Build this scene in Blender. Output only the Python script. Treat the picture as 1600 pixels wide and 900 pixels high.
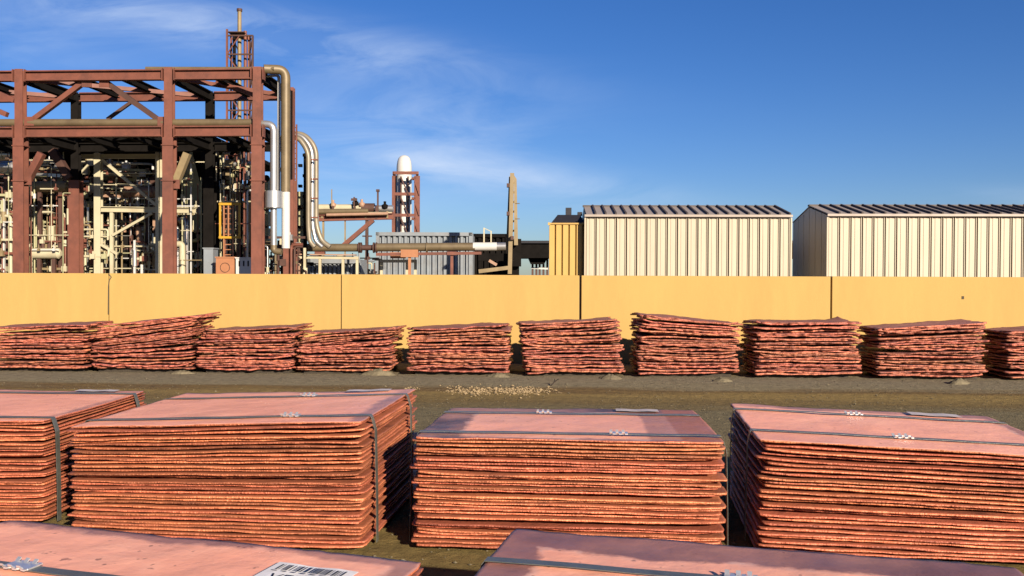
import bpy, math, random
import numpy as np
from mathutils import Vector, Matrix
R = math.radians
scene = bpy.context.scene
for o in list(bpy.data.objects): bpy.data.objects.remove(o)
COL = scene.collection

# ------------------------------------------------------------------ camera
F, H, HY, ROLL = 1400.0, 0.90, 432.0, 0.0044
cd = bpy.data.cameras.new('camera'); cam = bpy.data.objects.new('camera', cd); COL.objects.link(cam)
cd.sensor_width = 36; cd.lens = 36 * F / 1600; cd.clip_start = 0.05; cd.clip_end = 5000
cam.matrix_world = Matrix.Translation((0, 0, H)) @ Matrix.Rotation(R(90) - math.atan((450 - HY) / F), 4, 'X') @ Matrix.Rotation(ROLL, 4, 'Z')
scene.camera = cam

# ------------------------------------------------------------------ sky, sun, exposure
SUN_EL, SUN_AZ = R(19.5), R(29)          # the sun stands behind the camera, to its right
sdir = Vector((math.sin(SUN_AZ) * math.cos(SUN_EL), -math.cos(SUN_AZ) * math.cos(SUN_EL), math.sin(SUN_EL)))
world = bpy.data.worlds.new('World'); scene.world = world; world.use_nodes = True
wn, wl = world.node_tree.nodes, world.node_tree.links
wn.clear()
def wnode(t, **k):
    n = wn.new(t)
    for a, b in k.items(): setattr(n, a, b)
    return n
def wmath(op, a, b=None, clamp=False):
    n = wnode('ShaderNodeMath', operation=op, use_clamp=clamp)
    for i, v in enumerate((a, b)):
        if v is None: continue
        if isinstance(v, (int, float)): n.inputs[i].default_value = v
        else: wl.new(v, n.inputs[i])
    return n.outputs[0]
sky = wnode('ShaderNodeTexSky', sky_type='NISHITA', sun_disc=False, sun_elevation=SUN_EL, sun_rotation=math.pi - SUN_AZ,
            altitude=300, air_density=1.0, dust_density=0.35, ozone_density=2.2)
hsv = wnode('ShaderNodeHueSaturation'); hsv.inputs['Saturation'].default_value = 1.28; hsv.inputs['Value'].default_value = 1.0
wl.new(sky.outputs[0], hsv.inputs['Color'])
tint = wnode('ShaderNodeMix', data_type='RGBA', blend_type='MULTIPLY'); tint.inputs[0].default_value = 1.0; wl.new(hsv.outputs[0], tint.inputs[6]); tint.inputs[7].default_value = (0.50, 0.62, 0.95, 1)   # deep desert blue
tc = wnode('ShaderNodeTexCoord'); sx = wnode('ShaderNodeSeparateXYZ'); wl.new(tc.outputs['Generated'], sx.inputs[0])
# thin cirrus: streaky, warped noise gathered into a few long drifts of cloud
ysafe = wmath('MAXIMUM', sx.outputs[1], 0.05)
cu, cv_ = wmath('DIVIDE', sx.outputs[0], ysafe), wmath('DIVIDE', sx.outputs[2], ysafe)
cmb = wnode('ShaderNodeCombineXYZ'); wl.new(cu, cmb.inputs[0]); wl.new(cv_, cmb.inputs[1])
mp = wnode('ShaderNodeMapping'); wl.new(cmb.outputs[0], mp.inputs[0])
mp.inputs['Location'].default_value = (1.3, 0.35, 0); mp.inputs['Rotation'].default_value = (0, 0, R(9)); mp.inputs['Scale'].default_value = (3.2, 13.0, 1)
nz = wnode('ShaderNodeTexNoise'); wl.new(mp.outputs[0], nz.inputs['Vector'])
nz.inputs['Scale'].default_value = 1.6; nz.inputs['Detail'].default_value = 8; nz.inputs['Roughness'].default_value = 0.6; nz.inputs['Distortion'].default_value = 0.8
st = wnode('ShaderNodeMapRange'); wl.new(nz.outputs[0], st.inputs[0]); st.inputs[1].default_value = 0.36; st.inputs[2].default_value = 0.74
tot = None
for u0, v0, ang, a_, b_, k_ in ((-.30, .272, -9.5, .25, .026, .75), (-.135, .165, -4, .15, .055, .50), (-.02, .112, -8, .17, .020, .68), (-.52, .25, -6, .10, .03, .22), (-.20, .085, -5, .12, .03, .26), (.58, .09, -3, .10, .015, .16), (-.95, .34, -8, .4, .06, .3)):
    du, dv_ = wmath('SUBTRACT', cu, u0), wmath('SUBTRACT', cv_, v0); c_, s_ = math.cos(R(ang)), math.sin(R(ang))
    e1 = wmath('DIVIDE', wmath('ADD', wmath('MULTIPLY', du, c_), wmath('MULTIPLY', dv_, s_)), a_); e2 = wmath('DIVIDE', wmath('SUBTRACT', wmath('MULTIPLY', dv_, c_), wmath('MULTIPLY', du, s_)), b_)
    g_ = wmath('MULTIPLY', wmath('POWER', 2.718, wmath('MULTIPLY', wmath('ADD', wmath('MULTIPLY', e1, e1), wmath('MULTIPLY', e2, e2)), -1.0)), k_)
    tot = g_ if tot is None else wmath('ADD', tot, g_)
cl = wmath('MULTIPLY', wmath('MULTIPLY', wmath('ADD', wmath('MULTIPLY', st.outputs[0], 0.9), 0.1), tot), wmath('GREATER_THAN', sx.outputs[1], 0.1), True)
mixc = wnode('ShaderNodeMix', data_type='RGBA'); wl.new(cl, mixc.inputs[0]); wl.new(tint.outputs[2], mixc.inputs[6]); mixc.inputs[7].default_value = (5.6, 6.7, 8.6, 1)
bg = wnode('ShaderNodeBackground'); wl.new(mixc.outputs[2], bg.inputs[0]); bg.inputs[1].default_value = 0.05
wo = wnode('ShaderNodeOutputWorld'); wl.new(bg.outputs[0], wo.inputs[0])

sl = bpy.data.lights.new('sun', 'SUN'); sl.energy = 5.0; sl.angle = R(0.53); sl.color = (1.0, 0.86, 0.68)
so = bpy.data.objects.new('sun', sl); COL.objects.link(so); so.rotation_mode = 'QUATERNION'
so.rotation_quaternion = (-sdir).to_track_quat('-Z', 'Y'); so.location = sdir * 60
vs = scene.view_settings
vs.view_transform = 'Standard'; vs.look = 'None'; vs.gamma = 1.0; vs.use_curve_mapping = False; vs.exposure = 1.2
scene.render.engine = 'CYCLES'
scene.cycles.max_bounces = 6; scene.cycles.use_denoising = True

# ------------------------------------------------------------------ materials
ALB = 0.50          # common factor on the base colours listed below
def alb(c): return tuple(v*ALB for v in c[:3])
def _node(nt, t, **k):
    n = nt.nodes.new(t)
    for a, b in k.items(): setattr(n, a, b)
    return n
def mat(name, col, rough=0.6, metal=0.0, var=0.12, scale=6.0, bump=0.0, bscale=60.0, spec=0.4, stain=None, stain_amt=0.0, stain_scale=2.0, obvar=0.0, streak=None):
    """Principled material: colour mottled by noise, optional stain patches, fine bump, per-object brightness variation."""
    m = bpy.data.materials.new(name); m.use_nodes = True; nt = m.node_tree; col = alb(col); stain = alb(stain) if stain is not None else None
    b = nt.nodes['Principled BSDF']; L = nt.links.new
    b.inputs['Roughness'].default_value = rough; b.inputs['Metallic'].default_value = metal
    b.inputs['Specular IOR Level'].default_value = spec
    tc = _node(nt, 'ShaderNodeTexCoord'); vec = tc.outputs['Object']
    if obvar:
        oi = _node(nt, 'ShaderNodeObjectInfo'); va = _node(nt, 'ShaderNodeVectorMath', operation='MULTIPLY_ADD'); L(oi.outputs['Random'], va.inputs[0]); va.inputs[1].default_value = (37, 23, 11); L(vec, va.inputs[2]); vec = va.outputs[0]
    if streak:
        mp = _node(nt, 'ShaderNodeMapping'); mp.inputs['Scale'].default_value = streak; L(vec, mp.inputs[0]); vec = mp.outputs[0]
    n = _node(nt, 'ShaderNodeTexNoise'); L(vec, n.inputs['Vector'])
    n.inputs['Scale'].default_value = scale; n.inputs['Detail'].default_value = 6; n.inputs['Roughness'].default_value = 0.65
    mr = _node(nt, 'ShaderNodeMapRange'); L(n.outputs[0], mr.inputs[0])
    mr.inputs[1].default_value = 0.3; mr.inputs[2].default_value = 0.7; mr.inputs[3].default_value = 1 - var; mr.inputs[4].default_value = 1 + var
    mx = _node(nt, 'ShaderNodeVectorMath', operation='SCALE'); mx.inputs[0].default_value = col[:3]; L(mr.outputs[0], mx.inputs['Scale'])
    out = mx.outputs[0]
    if stain is not None:
        n3 = _node(nt, 'ShaderNodeTexNoise'); L(vec, n3.inputs['Vector']); n3.inputs['Scale'].default_value = stain_scale; n3.inputs['Detail'].default_value = 8; n3.inputs['Roughness'].default_value = 0.7
        m3 = _node(nt, 'ShaderNodeMapRange'); L(n3.outputs[0], m3.inputs[0]); m3.inputs[1].default_value = 0.48; m3.inputs[2].default_value = 0.66; m3.inputs[4].default_value = stain_amt
        mm = _node(nt, 'ShaderNodeMix', data_type='RGBA'); L(m3.outputs[0], mm.inputs[0]); L(out, mm.inputs[6]); mm.inputs[7].default_value = (*stain[:3], 1)
        out = mm.outputs[2]
    if obvar:
        hs = _node(nt, 'ShaderNodeHueSaturation'); wn_ = _node(nt, 'ShaderNodeTexWhiteNoise', noise_dimensions='1D'); L(oi.outputs['Random'], wn_.inputs['W'])
        mh = _node(nt, 'ShaderNodeMapRange'); L(wn_.outputs[0], mh.inputs[0]); mh.inputs[3].default_value = 0.5 - obvar*.03; mh.inputs[4].default_value = 0.5 + obvar*.022; L(mh.outputs[0], hs.inputs['Hue'])
        m4 = _node(nt, 'ShaderNodeMapRange'); L(oi.outputs['Random'], m4.inputs[0]); m4.inputs[3].default_value = 1 - obvar; m4.inputs[4].default_value = 1 + obvar
        L(m4.outputs[0], hs.inputs['Value']); L(out, hs.inputs['Color']); out = hs.outputs[0]
    L(out, b.inputs['Base Color'])
    if bump:
        n5 = _node(nt, 'ShaderNodeTexNoise'); L(tc.outputs['Object'], n5.inputs['Vector']); n5.inputs['Scale'].default_value = bscale; n5.inputs['Detail'].default_value = 5
        bp = _node(nt, 'ShaderNodeBump'); bp.inputs['Strength'].default_value = bump; bp.inputs['Distance'].default_value = 0.01
        L(n5.outputs[0], bp.inputs['Height']); L(bp.outputs[0], b.inputs['Normal'])
    return m

COPPER_FACE, COPPER_EDGE = (1.48, 0.63, 0.41), (0.98, 0.30, 0.145)
def copper_top(name, seed, bw=(.06, .06, .06, .06), oxide=(0.33, 0.165, 0.17), amt=0.85, skirt=None, pale=0.25, cover=0.4):   # bw: border width left, right, front, back
    """A cathode's broad face: pink copper, an oxidised purple-grey border with a ragged rim, watermarks and specks."""
    m = bpy.data.materials.new(name); m.use_nodes = True; nt = m.node_tree; L = nt.links.new
    b = nt.nodes['Principled BSDF']; b.inputs['Metallic'].default_value = 0.0; b.inputs['Roughness'].default_value = 0.5; b.inputs['Specular IOR Level'].default_value = 0.35
    tc = _node(nt, 'ShaderNodeTexCoord'); ob = tc.outputs['Object']
    mp = _node(nt, 'ShaderNodeMapping'); mp.inputs['Location'].default_value = (seed * 3.1, seed * 1.7, seed); L(ob, mp.inputs[0])
    def noise(sc, det=6, rg=0.6, vec=None):
        n = _node(nt, 'ShaderNodeTexNoise'); L(vec or mp.outputs[0], n.inputs['Vector']); n.inputs['Scale'].default_value = sc; n.inputs['Detail'].default_value = det; n.inputs['Roughness'].default_value = rg
        return n.outputs[0]
    def mth(op, a, c=None, clamp=False):
        n = _node(nt, 'ShaderNodeMath', operation=op, use_clamp=clamp)
        for i, v in enumerate((a, c)):
            if v is None: continue
            if isinstance(v, (int, float)): n.inputs[i].default_value = v
            else: L(v, n.inputs[i])
        return n.outputs[0]
    def rng(v, a, c, d=0.0, e=1.0):
        n = _node(nt, 'ShaderNodeMapRange'); L(v, n.inputs[0])
        for i, q in enumerate((a, c, d, e)): n.inputs[i + 1].default_value = q
        return n.outputs[0]
    def mix(f, a, c):
        n = _node(nt, 'ShaderNodeMix', data_type='RGBA'); L(f, n.inputs[0])
        for i, v in ((6, a), (7, c)):
            if isinstance(v, tuple): n.inputs[i].default_value = (*alb(v), 1)
            else: L(v, n.inputs[i])
        return n.outputs[2]
    sp = _node(nt, 'ShaderNodeSeparateXYZ'); L(ob, sp.inputs[0])
    ed = mth('MINIMUM', mth('MINIMUM', mth('ADD', sp.outputs[0], 0.5 - bw[0]), mth('SUBTRACT', 0.5 - bw[1], sp.outputs[0])), mth('MINIMUM', mth('ADD', sp.outputs[1], 0.42 - bw[2]), mth('SUBTRACT', 0.42 - bw[3], sp.outputs[1])))
    wob = mth('ADD', mth('MULTIPLY', mth('SUBTRACT', noise(5.5), 0.5), 0.10), mth('MULTIPLY', mth('SUBTRACT', noise(24), 0.5), 0.035))
    f = rng(mth('ADD', ed, wob), 0.008, -0.012)
    patch = rng(noise(3.2, 4), 0.40, 0.60)
    f = mth('MULTIPLY', mth('MULTIPLY', f, mth('ADD', mth('MULTIPLY', patch, 1 - cover), cover)), amt)
    base = mix(rng(noise(1.8, 4), 0.35, 0.7), COPPER_FACE, (1.58, 0.73, 0.50))
    strk = _node(nt, 'ShaderNodeMapping'); strk.inputs['Scale'].default_value = (2.0, 14, 1); L(mp.outputs[0], strk.inputs[0])
    base = mix(rng(noise(2.5, 6, 0.6, strk.outputs[0]), 0.5, 0.8, 0, 0.45), base, (1.15, 0.45, 0.34))
    base = mix(mth('MULTIPLY', rng(noise(4.5, 8, 0.75), 0.50, 0.75), 0.45), base, (1.62, 0.93, 0.70))
    base = mix(mth('MULTIPLY', rng(noise(1.1, 5, 0.7), 0.48, 0.72), 0.5), base, (1.10, 0.46, 0.36))
    c = mix(f, base, oxide)
    rim = mth('MULTIPLY', rng(mth('ABSOLUTE', mth('SUBTRACT', mth('ADD', ed, wob), 0.004)), 0.016, 0.0), rng(noise(11, 4), 0.48, 0.62))
    c = mix(mth('MULTIPLY', rim, pale), c, (0.74, 0.60, 0.58))
    if skirt:    # a browner band across one end, with a dark border to it
        x0, x1, col2 = skirt
        xr = mth('ADD', sp.outputs[0], mth('MULTIPLY', mth('SUBTRACT', noise(7), 0.5), 0.03))
        c = mix(mth('MULTIPLY', rng(xr, x0 - 0.10, x0 - 0.085), 0.55), c, (0.30, 0.13, 0.13))
        c = mix(mth('MULTIPLY', rng(xr, x0, x0 + 0.012), 0.9), c, col2)
    scr = _node(nt, 'ShaderNodeMapping'); scr.inputs['Scale'].default_value = (1.2, 30, 1); scr.inputs['Rotation'].default_value = (0, 0, 0.5 + seed); L(mp.outputs[0], scr.inputs[0])
    c = mix(mth('MULTIPLY', rng(noise(5, 3, 0.5, scr.outputs[0]), 0.70, 0.74), 0.35), c, (0.50, 0.20, 0.17))
    spk = rng(noise(36, 2, 0.5), 0.69, 0.74)
    c = mix(mth('MULTIPLY', spk, 0.65), c, (0.25, 0.09, 0.08))
    L(c, b.inputs['Base Color'])
    L(rng(noise(9), 0.3, 0.7, 0.36, 0.55), b.inputs['Roughness'])
    bp = _node(nt, 'ShaderNodeBump'); bp.inputs['Strength'].default_value = 0.35; bp.inputs['Distance'].default_value = 0.004
    L(noise(55, 6), bp.inputs['Height'])
    b2 = _node(nt, 'ShaderNodeBump'); b2.inputs['Strength'].default_value = 0.55; b2.inputs['Distance'].default_value = 0.03   # slight buckling of the plate
    L(noise(3.2, 3, 0.5), b2.inputs['Height']); L(bp.outputs[0], b2.inputs['Normal']); L(b2.outputs[0], b.inputs['Normal'])
    return m

M = {}
M['edge'] = mat('copper_sheet_edge', COPPER_EDGE, 0.5, 0.3, 0.30, 26, 0.6, 120, stain=(0.15, 0.042, 0.025), stain_amt=0.9, stain_scale=6, obvar=0.28, streak=(0.4, 0.4, 3))
M['face'] = mat('copper_sheet_face', (0.74, 0.235, 0.12), 0.55, 0.2, 0.25, 5, 0.3, 70, stain=(0.20, 0.07, 0.05), stain_amt=0.8, stain_scale=5, obvar=0.2)
M['rough_edge'] = mat('rough_copper_edge', (0.64, 0.20, 0.11), 0.5, 0.1, 0.45, 30, 0.8, 70, stain=(0.26, 0.09, 0.07), stain_amt=0.9, stain_scale=16, obvar=0.34, streak=(1, 1, 2))
M['rough_face'] = mat('rough_copper_face', (0.50, 0.20, 0.17), 0.55, 0.25, 0.3, 9, 0.6, 60, stain=(0.24, 0.10, 0.10), stain_amt=0.8, stain_scale=4, obvar=0.2)
M['strap'] = mat('steel_strap', (0.30, 0.315, 0.28), 0.38, 0.6, 0.2, 20, 0.2, 60, stain=(0.16, 0.10, 0.08), stain_amt=0.4)
M['seal'] = mat('bright_steel_seal', (1.3, 1.28, 1.28), 0.28, 0.75, 0.12, 40)
M['paper'] = mat('label_paper', (1.25, 1.23, 1.26), 0.6, 0, 0.05, 20, stain=(0.95, 0.88, 0.84), stain_amt=0.5, stain_scale=12)
M['paper_dull'] = mat('dusty_label_paper', (0.78, 0.70, 0.72), 0.6, 0, 0.08, 20, stain=(0.6, 0.46, 0.42), stain_amt=0.6, stain_scale=8)
M['ink'] = mat('black_ink', (0.025, 0.025, 0.03), 0.5, 0, 0.1)
M['timber'] = mat('dark_timber', (0.06, 0.045, 0.03), 0.85, 0, 0.3, 14, 0.5)
M['wall'] = mat('ochre_wall_paint', (0.69, 0.447, 0.145), 0.8, 0, 0.04, 3.0, 0.12, 90, spec=0.2, stain=(0.62, 0.388, 0.126), stain_amt=0.55, stain_scale=1.6, streak=(1.6, 1.6, 0.35))
M['joint'] = mat('dark_joint_filler', (0.10, 0.08, 0.05), 0.9, 0, 0.2)
M['cream'] = mat('cream_metal_panel', (0.70, 0.60, 0.45), 0.5, 0.0, 0.05, 2, 0.03, 20, stain=(0.63, 0.53, 0.39), stain_amt=0.5, stain_scale=1.2, streak=(6, 6, 0.5), obvar=0.025)
M['seam'] = mat('shadowed_seam_channel', (0.34, 0.29, 0.21), 0.7, 0, 0.15)  # cream darkened: the shade between panels is put into this colour
M['roof'] = mat('roof_sheet', (0.52, 0.44, 0.38), 0.55, 0.1, 0.12, 4, stain=(0.28, 0.22, 0.19), stain_amt=0.5)
M['rib'] = mat('dark_brown_rib', (0.10, 0.075, 0.065), 0.6, 0, 0.2)
M['yellow'] = mat('yellow_cladding', (0.72, 0.46, 0.125), 0.55, 0, 0.06, 3, stain=(0.66, 0.37, 0.08), stain_amt=0.4, streak=(3, 3, 0.5))
M['navy'] = mat('dark_roof_felt', (0.018, 0.018, 0.028), 0.7, 0, 0.3)
M['rust'] = mat('red_oxide_steel', (0.25, 0.083, 0.052), 0.62, 0.05, 0.2, 3, 0.15, 30, stain=(0.15, 0.055, 0.038), stain_amt=0.8, stain_scale=1.8)
M['rustdark'] = mat('brown_and_shade_steel', (0.11, 0.05, 0.036), 0.7, 0.05, 0.25, 3)  # brown parts, and red frame braces with shade put into their colour
M['black'] = mat('black_and_shade_steel', (0.014, 0.012, 0.011), 0.9, 0, 0.3, 3, spec=0.05)  # black parts, and shade painted into the hall and rear frame steel
M['tan'] = mat('tan_pipe_lagging', (0.24, 0.18, 0.10), 0.5, 0.2, 0.15, 3, 0.1, 20, stain=(0.15, 0.105, 0.06), stain_amt=0.6)
M['greytan'] = mat('grey_tan_lagging', (0.34, 0.29, 0.21), 0.45, 0.2, 0.15, 3, 0.1, 20, stain=(0.24, 0.19, 0.12), stain_amt=0.5)
M['tanlight'] = mat('tan_painted_steel', (0.36, 0.27, 0.14), 0.6, 0.05, 0.15, 3, stain=(0.26, 0.18, 0.09), stain_amt=0.6)
M['silver'] = mat('aluminium_cladding', (1.0, 0.98, 0.94), 0.33, 0.8, 0.1, 4, stain=(0.45, 0.40, 0.33), stain_amt=0.4)
M['creamsteel'] = mat('cream_painted_steel', (0.70, 0.64, 0.44), 0.55, 0, 0.1, 4, stain=(0.42, 0.33, 0.19), stain_amt=0.5)
M['white'] = mat('white_paint', (0.80, 0.79, 0.76), 0.5, 0, 0.05, 4, stain=(0.6, 0.55, 0.48), stain_amt=0.3)
M['pink'] = mat('faded_pink_pipe', (0.50, 0.30, 0.20), 0.55, 0, 0.15, 4)
M['safety'] = mat('safety_yellow', (0.70, 0.40, 0.03), 0.5, 0, 0.12, 5)
M['olive'] = mat('pale_olive_panel', (0.54, 0.52, 0.30), 0.6, 0, 0.1, 3, stain=(0.34, 0.31, 0.17), stain_amt=0.5)
M['bluegrey'] = mat('bluegrey_container_steel', (0.33, 0.37, 0.41), 0.55, 0.1, 0.12, 3, stain=(0.26, 0.22, 0.18), stain_amt=0.4)
M['concrete'] = mat('grey_concrete', (0.30, 0.28, 0.25), 0.85, 0, 0.15, 4, 0.2)
M['orange'] = mat('faded_orange_board', (0.52, 0.22, 0.10), 0.6, 0, 0.1, 5)
M['stone'] = mat('pale_gravel', (0.50, 0.36, 0.19), 0.85, 0, 0.25, 30)
M['dirt'] = mat('grey_brown_dirt', (0.24, 0.20, 0.13), 0.95, 0, 0.35, 14, 1.0, 40, spec=0.1)
M['twig'] = mat('dry_twig', (0.05, 0.035, 0.025), 0.9, 0, 0.2)

# ------------------------------------------------------------------ helpers
def tag(o, label=None, cat=None, group=None, kind=None):
    for k, v in (('label', label), ('category', cat), ('group', group), ('kind', kind)):
        if v: o[k] = v
    return o
def empty(name, loc=(0, 0, 0), rz=0.0):
    o = bpy.data.objects.new(name, None); COL.objects.link(o); o.location = loc; o.rotation_euler = (0, 0, rz); o.empty_display_size = 0.2
    return o
def link(name, me, parent=None):
    o = bpy.data.objects.new(name, me); COL.objects.link(o)
    if parent is not None:
        o.parent = parent
        bpy.context.view_layer.update() if False else None
    return o
def depth_at(px, Y0, t):             # depth of a plane that turns by slope t, seen along image column px
    return Y0 / (1 + (px - 800) / F * t)
def hor(px): return HY + ROLL * (px - 800)
def P(px, py, Y0, t=0.0):
    Y = depth_at(px, Y0, t)
    return Vector(((px - 800) / F * Y, Y, H - (py - hor(px)) / F * Y))

class MB:
    """collects world-space geometry, then becomes one mesh object (its parent's origin subtracted)"""
    def __init__(s): s.v, s.f, s.sm = [], [], []
    def add(s, vs, fs, smooth=False):
        n = len(s.v); s.v += [Vector(p) for p in vs]; s.f += [tuple(i + n for i in q) for q in fs]; s.sm += [smooth] * len(fs); return s
    def box(s, c, d, rz=0.0):
        c = Vector(c); ca, sa = math.cos(rz), math.sin(rz); vs = []
        for z in (-1, 1):
            for x, y in ((-1, -1), (1, -1), (1, 1), (-1, 1)):
                X, Y = x * d[0] / 2, y * d[1] / 2
                vs.append(c + Vector((X * ca - Y * sa, X * sa + Y * ca, z * d[2] / 2)))
        return s.add(vs, [(3, 2, 1, 0), (4, 5, 6, 7), (0, 1, 5, 4), (1, 2, 6, 5), (2, 3, 7, 6), (3, 0, 4, 7)])
    def frame(s, p, q, up):
        a = (q - p).normalized(); u = Vector(up)
        if abs(a.dot(u)) > 0.98: u = Vector((0, 1, 0)) if abs(a.y) < 0.9 else Vector((1, 0, 0))
        r = a.cross(u).normalized(); u = r.cross(a).normalized()
        return a, r, u
    def bar(s, p, q, w, h, up=(0, 0, 1)):
        p, q = Vector(p), Vector(q); a, r, u = s.frame(p, q, up); vs = []
        for e in (p, q):
            for i, j in ((-1, -1), (1, -1), (1, 1), (-1, 1)): vs.append(e + r * (i * w / 2) + u * (j * h / 2))
        return s.add(vs, [(3, 2, 1, 0), (4, 5, 6, 7), (0, 1, 5, 4), (1, 2, 6, 5), (2, 3, 7, 6), (3, 0, 4, 7)])
    def ibeam(s, p, q, w, h, up=(0, 0, 1), tf=0.12, tw=0.14):
        """I-section: flanges of width w at the two ends of the height h"""
        p, q = Vector(p), Vector(q); a, r, u = s.frame(p, q, up); f, t = h * tf, w * tw
        pr = [(-w/2, -h/2), (w/2, -h/2), (w/2, -h/2+f), (t/2, -h/2+f), (t/2, h/2-f), (w/2, h/2-f), (w/2, h/2), (-w/2, h/2), (-w/2, h/2-f), (-t/2, h/2-f), (-t/2, -h/2+f), (-w/2, -h/2+f)]
        vs = [e + r * x + u * y for e in (p, q) for x, y in pr]; n = 12
        fs = [(i, (i+1) % n, n + (i+1) % n, n + i) for i in range(n)]
        caps = [(0, 1, 2, 11), (3, 4, 9, 10), (5, 6, 7, 8)]
        fs += [tuple(reversed(c)) for c in caps] + [tuple(n + i for i in c) for c in caps]
        return s.add(vs, fs)
    def tube(s, p, q, r0, r1=None, seg=12, caps=True):
        p, q = Vector(p), Vector(q); r1 = r0 if r1 is None else r1; a, r, u = s.frame(p, q, (0, 0, 1)); vs = []
        for e, rad in ((p, r0), (q, r1)):
            for k in range(seg):
                t = 2 * math.pi * k / seg; vs.append(e + r * (math.cos(t) * rad) + u * (math.sin(t) * rad))
        s.add(vs, [(k, (k+1) % seg, seg + (k+1) % seg, seg + k) for k in range(seg)], True)
        if caps: s.add(vs, [tuple(range(seg))[::-1], tuple(range(seg, 2*seg))])
        return s
    def pipe(s, pts, r, bend=0.0, seg=12, n=5):
        pts = [Vector(p) for p in pts]; path = [pts[0]]
        for i in range(1, len(pts) - 1):
            a, b, c = pts[i-1], pts[i], pts[i+1]
            l = min(bend, (b - a).length * 0.49, (c - b).length * 0.49)
            if l <= 1e-4: path.append(b); continue
            p0, p2 = b + (a - b).normalized() * l, b + (c - b).normalized() * l
            for k in range(n + 1):
                t = k / n; path.append(p0 * (1-t)**2 + b * 2*t*(1-t) + p2 * t*t)
        path.append(pts[-1]); rings = []; prev = None
        for i, p in enumerate(path):
            d = (path[min(i+1, len(path)-1)] - path[max(i-1, 0)]).normalized()
            if prev is None:
                u = Vector((0, 0, 1)) if abs(d.z) < 0.9 else Vector((0, 1, 0))
            else: u = prev
            u = (u - d * u.dot(d)).normalized(); prev = u; rr = d.cross(u)
            rings.append([p + u * (math.cos(2*math.pi*k/seg) * r) + rr * (math.sin(2*math.pi*k/seg) * r) for k in range(seg)])
        vs = [v for g in rings for v in g]; fs = []
        for i in range(len(rings) - 1):
            for k in range(seg): fs.append((i*seg + k, i*seg + (k+1) % seg, (i+1)*seg + (k+1) % seg, (i+1)*seg + k))
        s.add(vs, fs, True); s.add(rings[0], [tuple(range(seg))[::-1]]); s.add(rings[-1], [tuple(range(seg))])
        return s
    def lathe(s, base, prof, seg=20):
        base = Vector(base); vs = [base + Vector((math.cos(2*math.pi*k/seg) * r, math.sin(2*math.pi*k/seg) * r, z)) for r, z in prof for k in range(seg)]
        fs = [(i*seg + k, i*seg + (k+1) % seg, (i+1)*seg + (k+1) % seg, (i+1)*seg + k) for i in range(len(prof)-1) for k in range(seg)]
        s.add(vs, fs, True); s.add(vs[:seg], [tuple(range(seg))[::-1]]); s.add(vs[-seg:], [tuple(range(seg))]); return s
    def build(s, name, m, parent=None, origin=None):
        og = Vector(origin) if origin is not None else Vector((0, 0, 0))
        me = bpy.data.meshes.new(name)
        inv = None
        if parent is not None:
            mw = Matrix.Identity(4); o = parent
            while o is not None: mw = (Matrix.Translation(o.location) @ o.rotation_euler.to_matrix().to_4x4()) @ mw; o = o.parent
            inv = mw.inverted()
        vs = [(inv @ v if inv is not None else v) - og for v in s.v]
        me.from_pydata([tuple(v) for v in vs], [], s.f); me.polygons.foreach_set('use_smooth', s.sm); me.update()
        me.materials.append(m if not isinstance(m, str) else M[m])
        o = link(name, me, parent); o.location = og
        return o
def part(name, m, parent, fn):
    b = MB(); fn(b); return b.build(name, m, parent)
def thing(name, label, cat, loc, group=None, rz=0.0):
    return tag(empty(name, loc, rz), label, cat, group)

rnd = random.Random(7)
TW = math.tan(R(2.2))       # the wall and all that is set out along it turn by 2.2 degrees against the view

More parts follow.
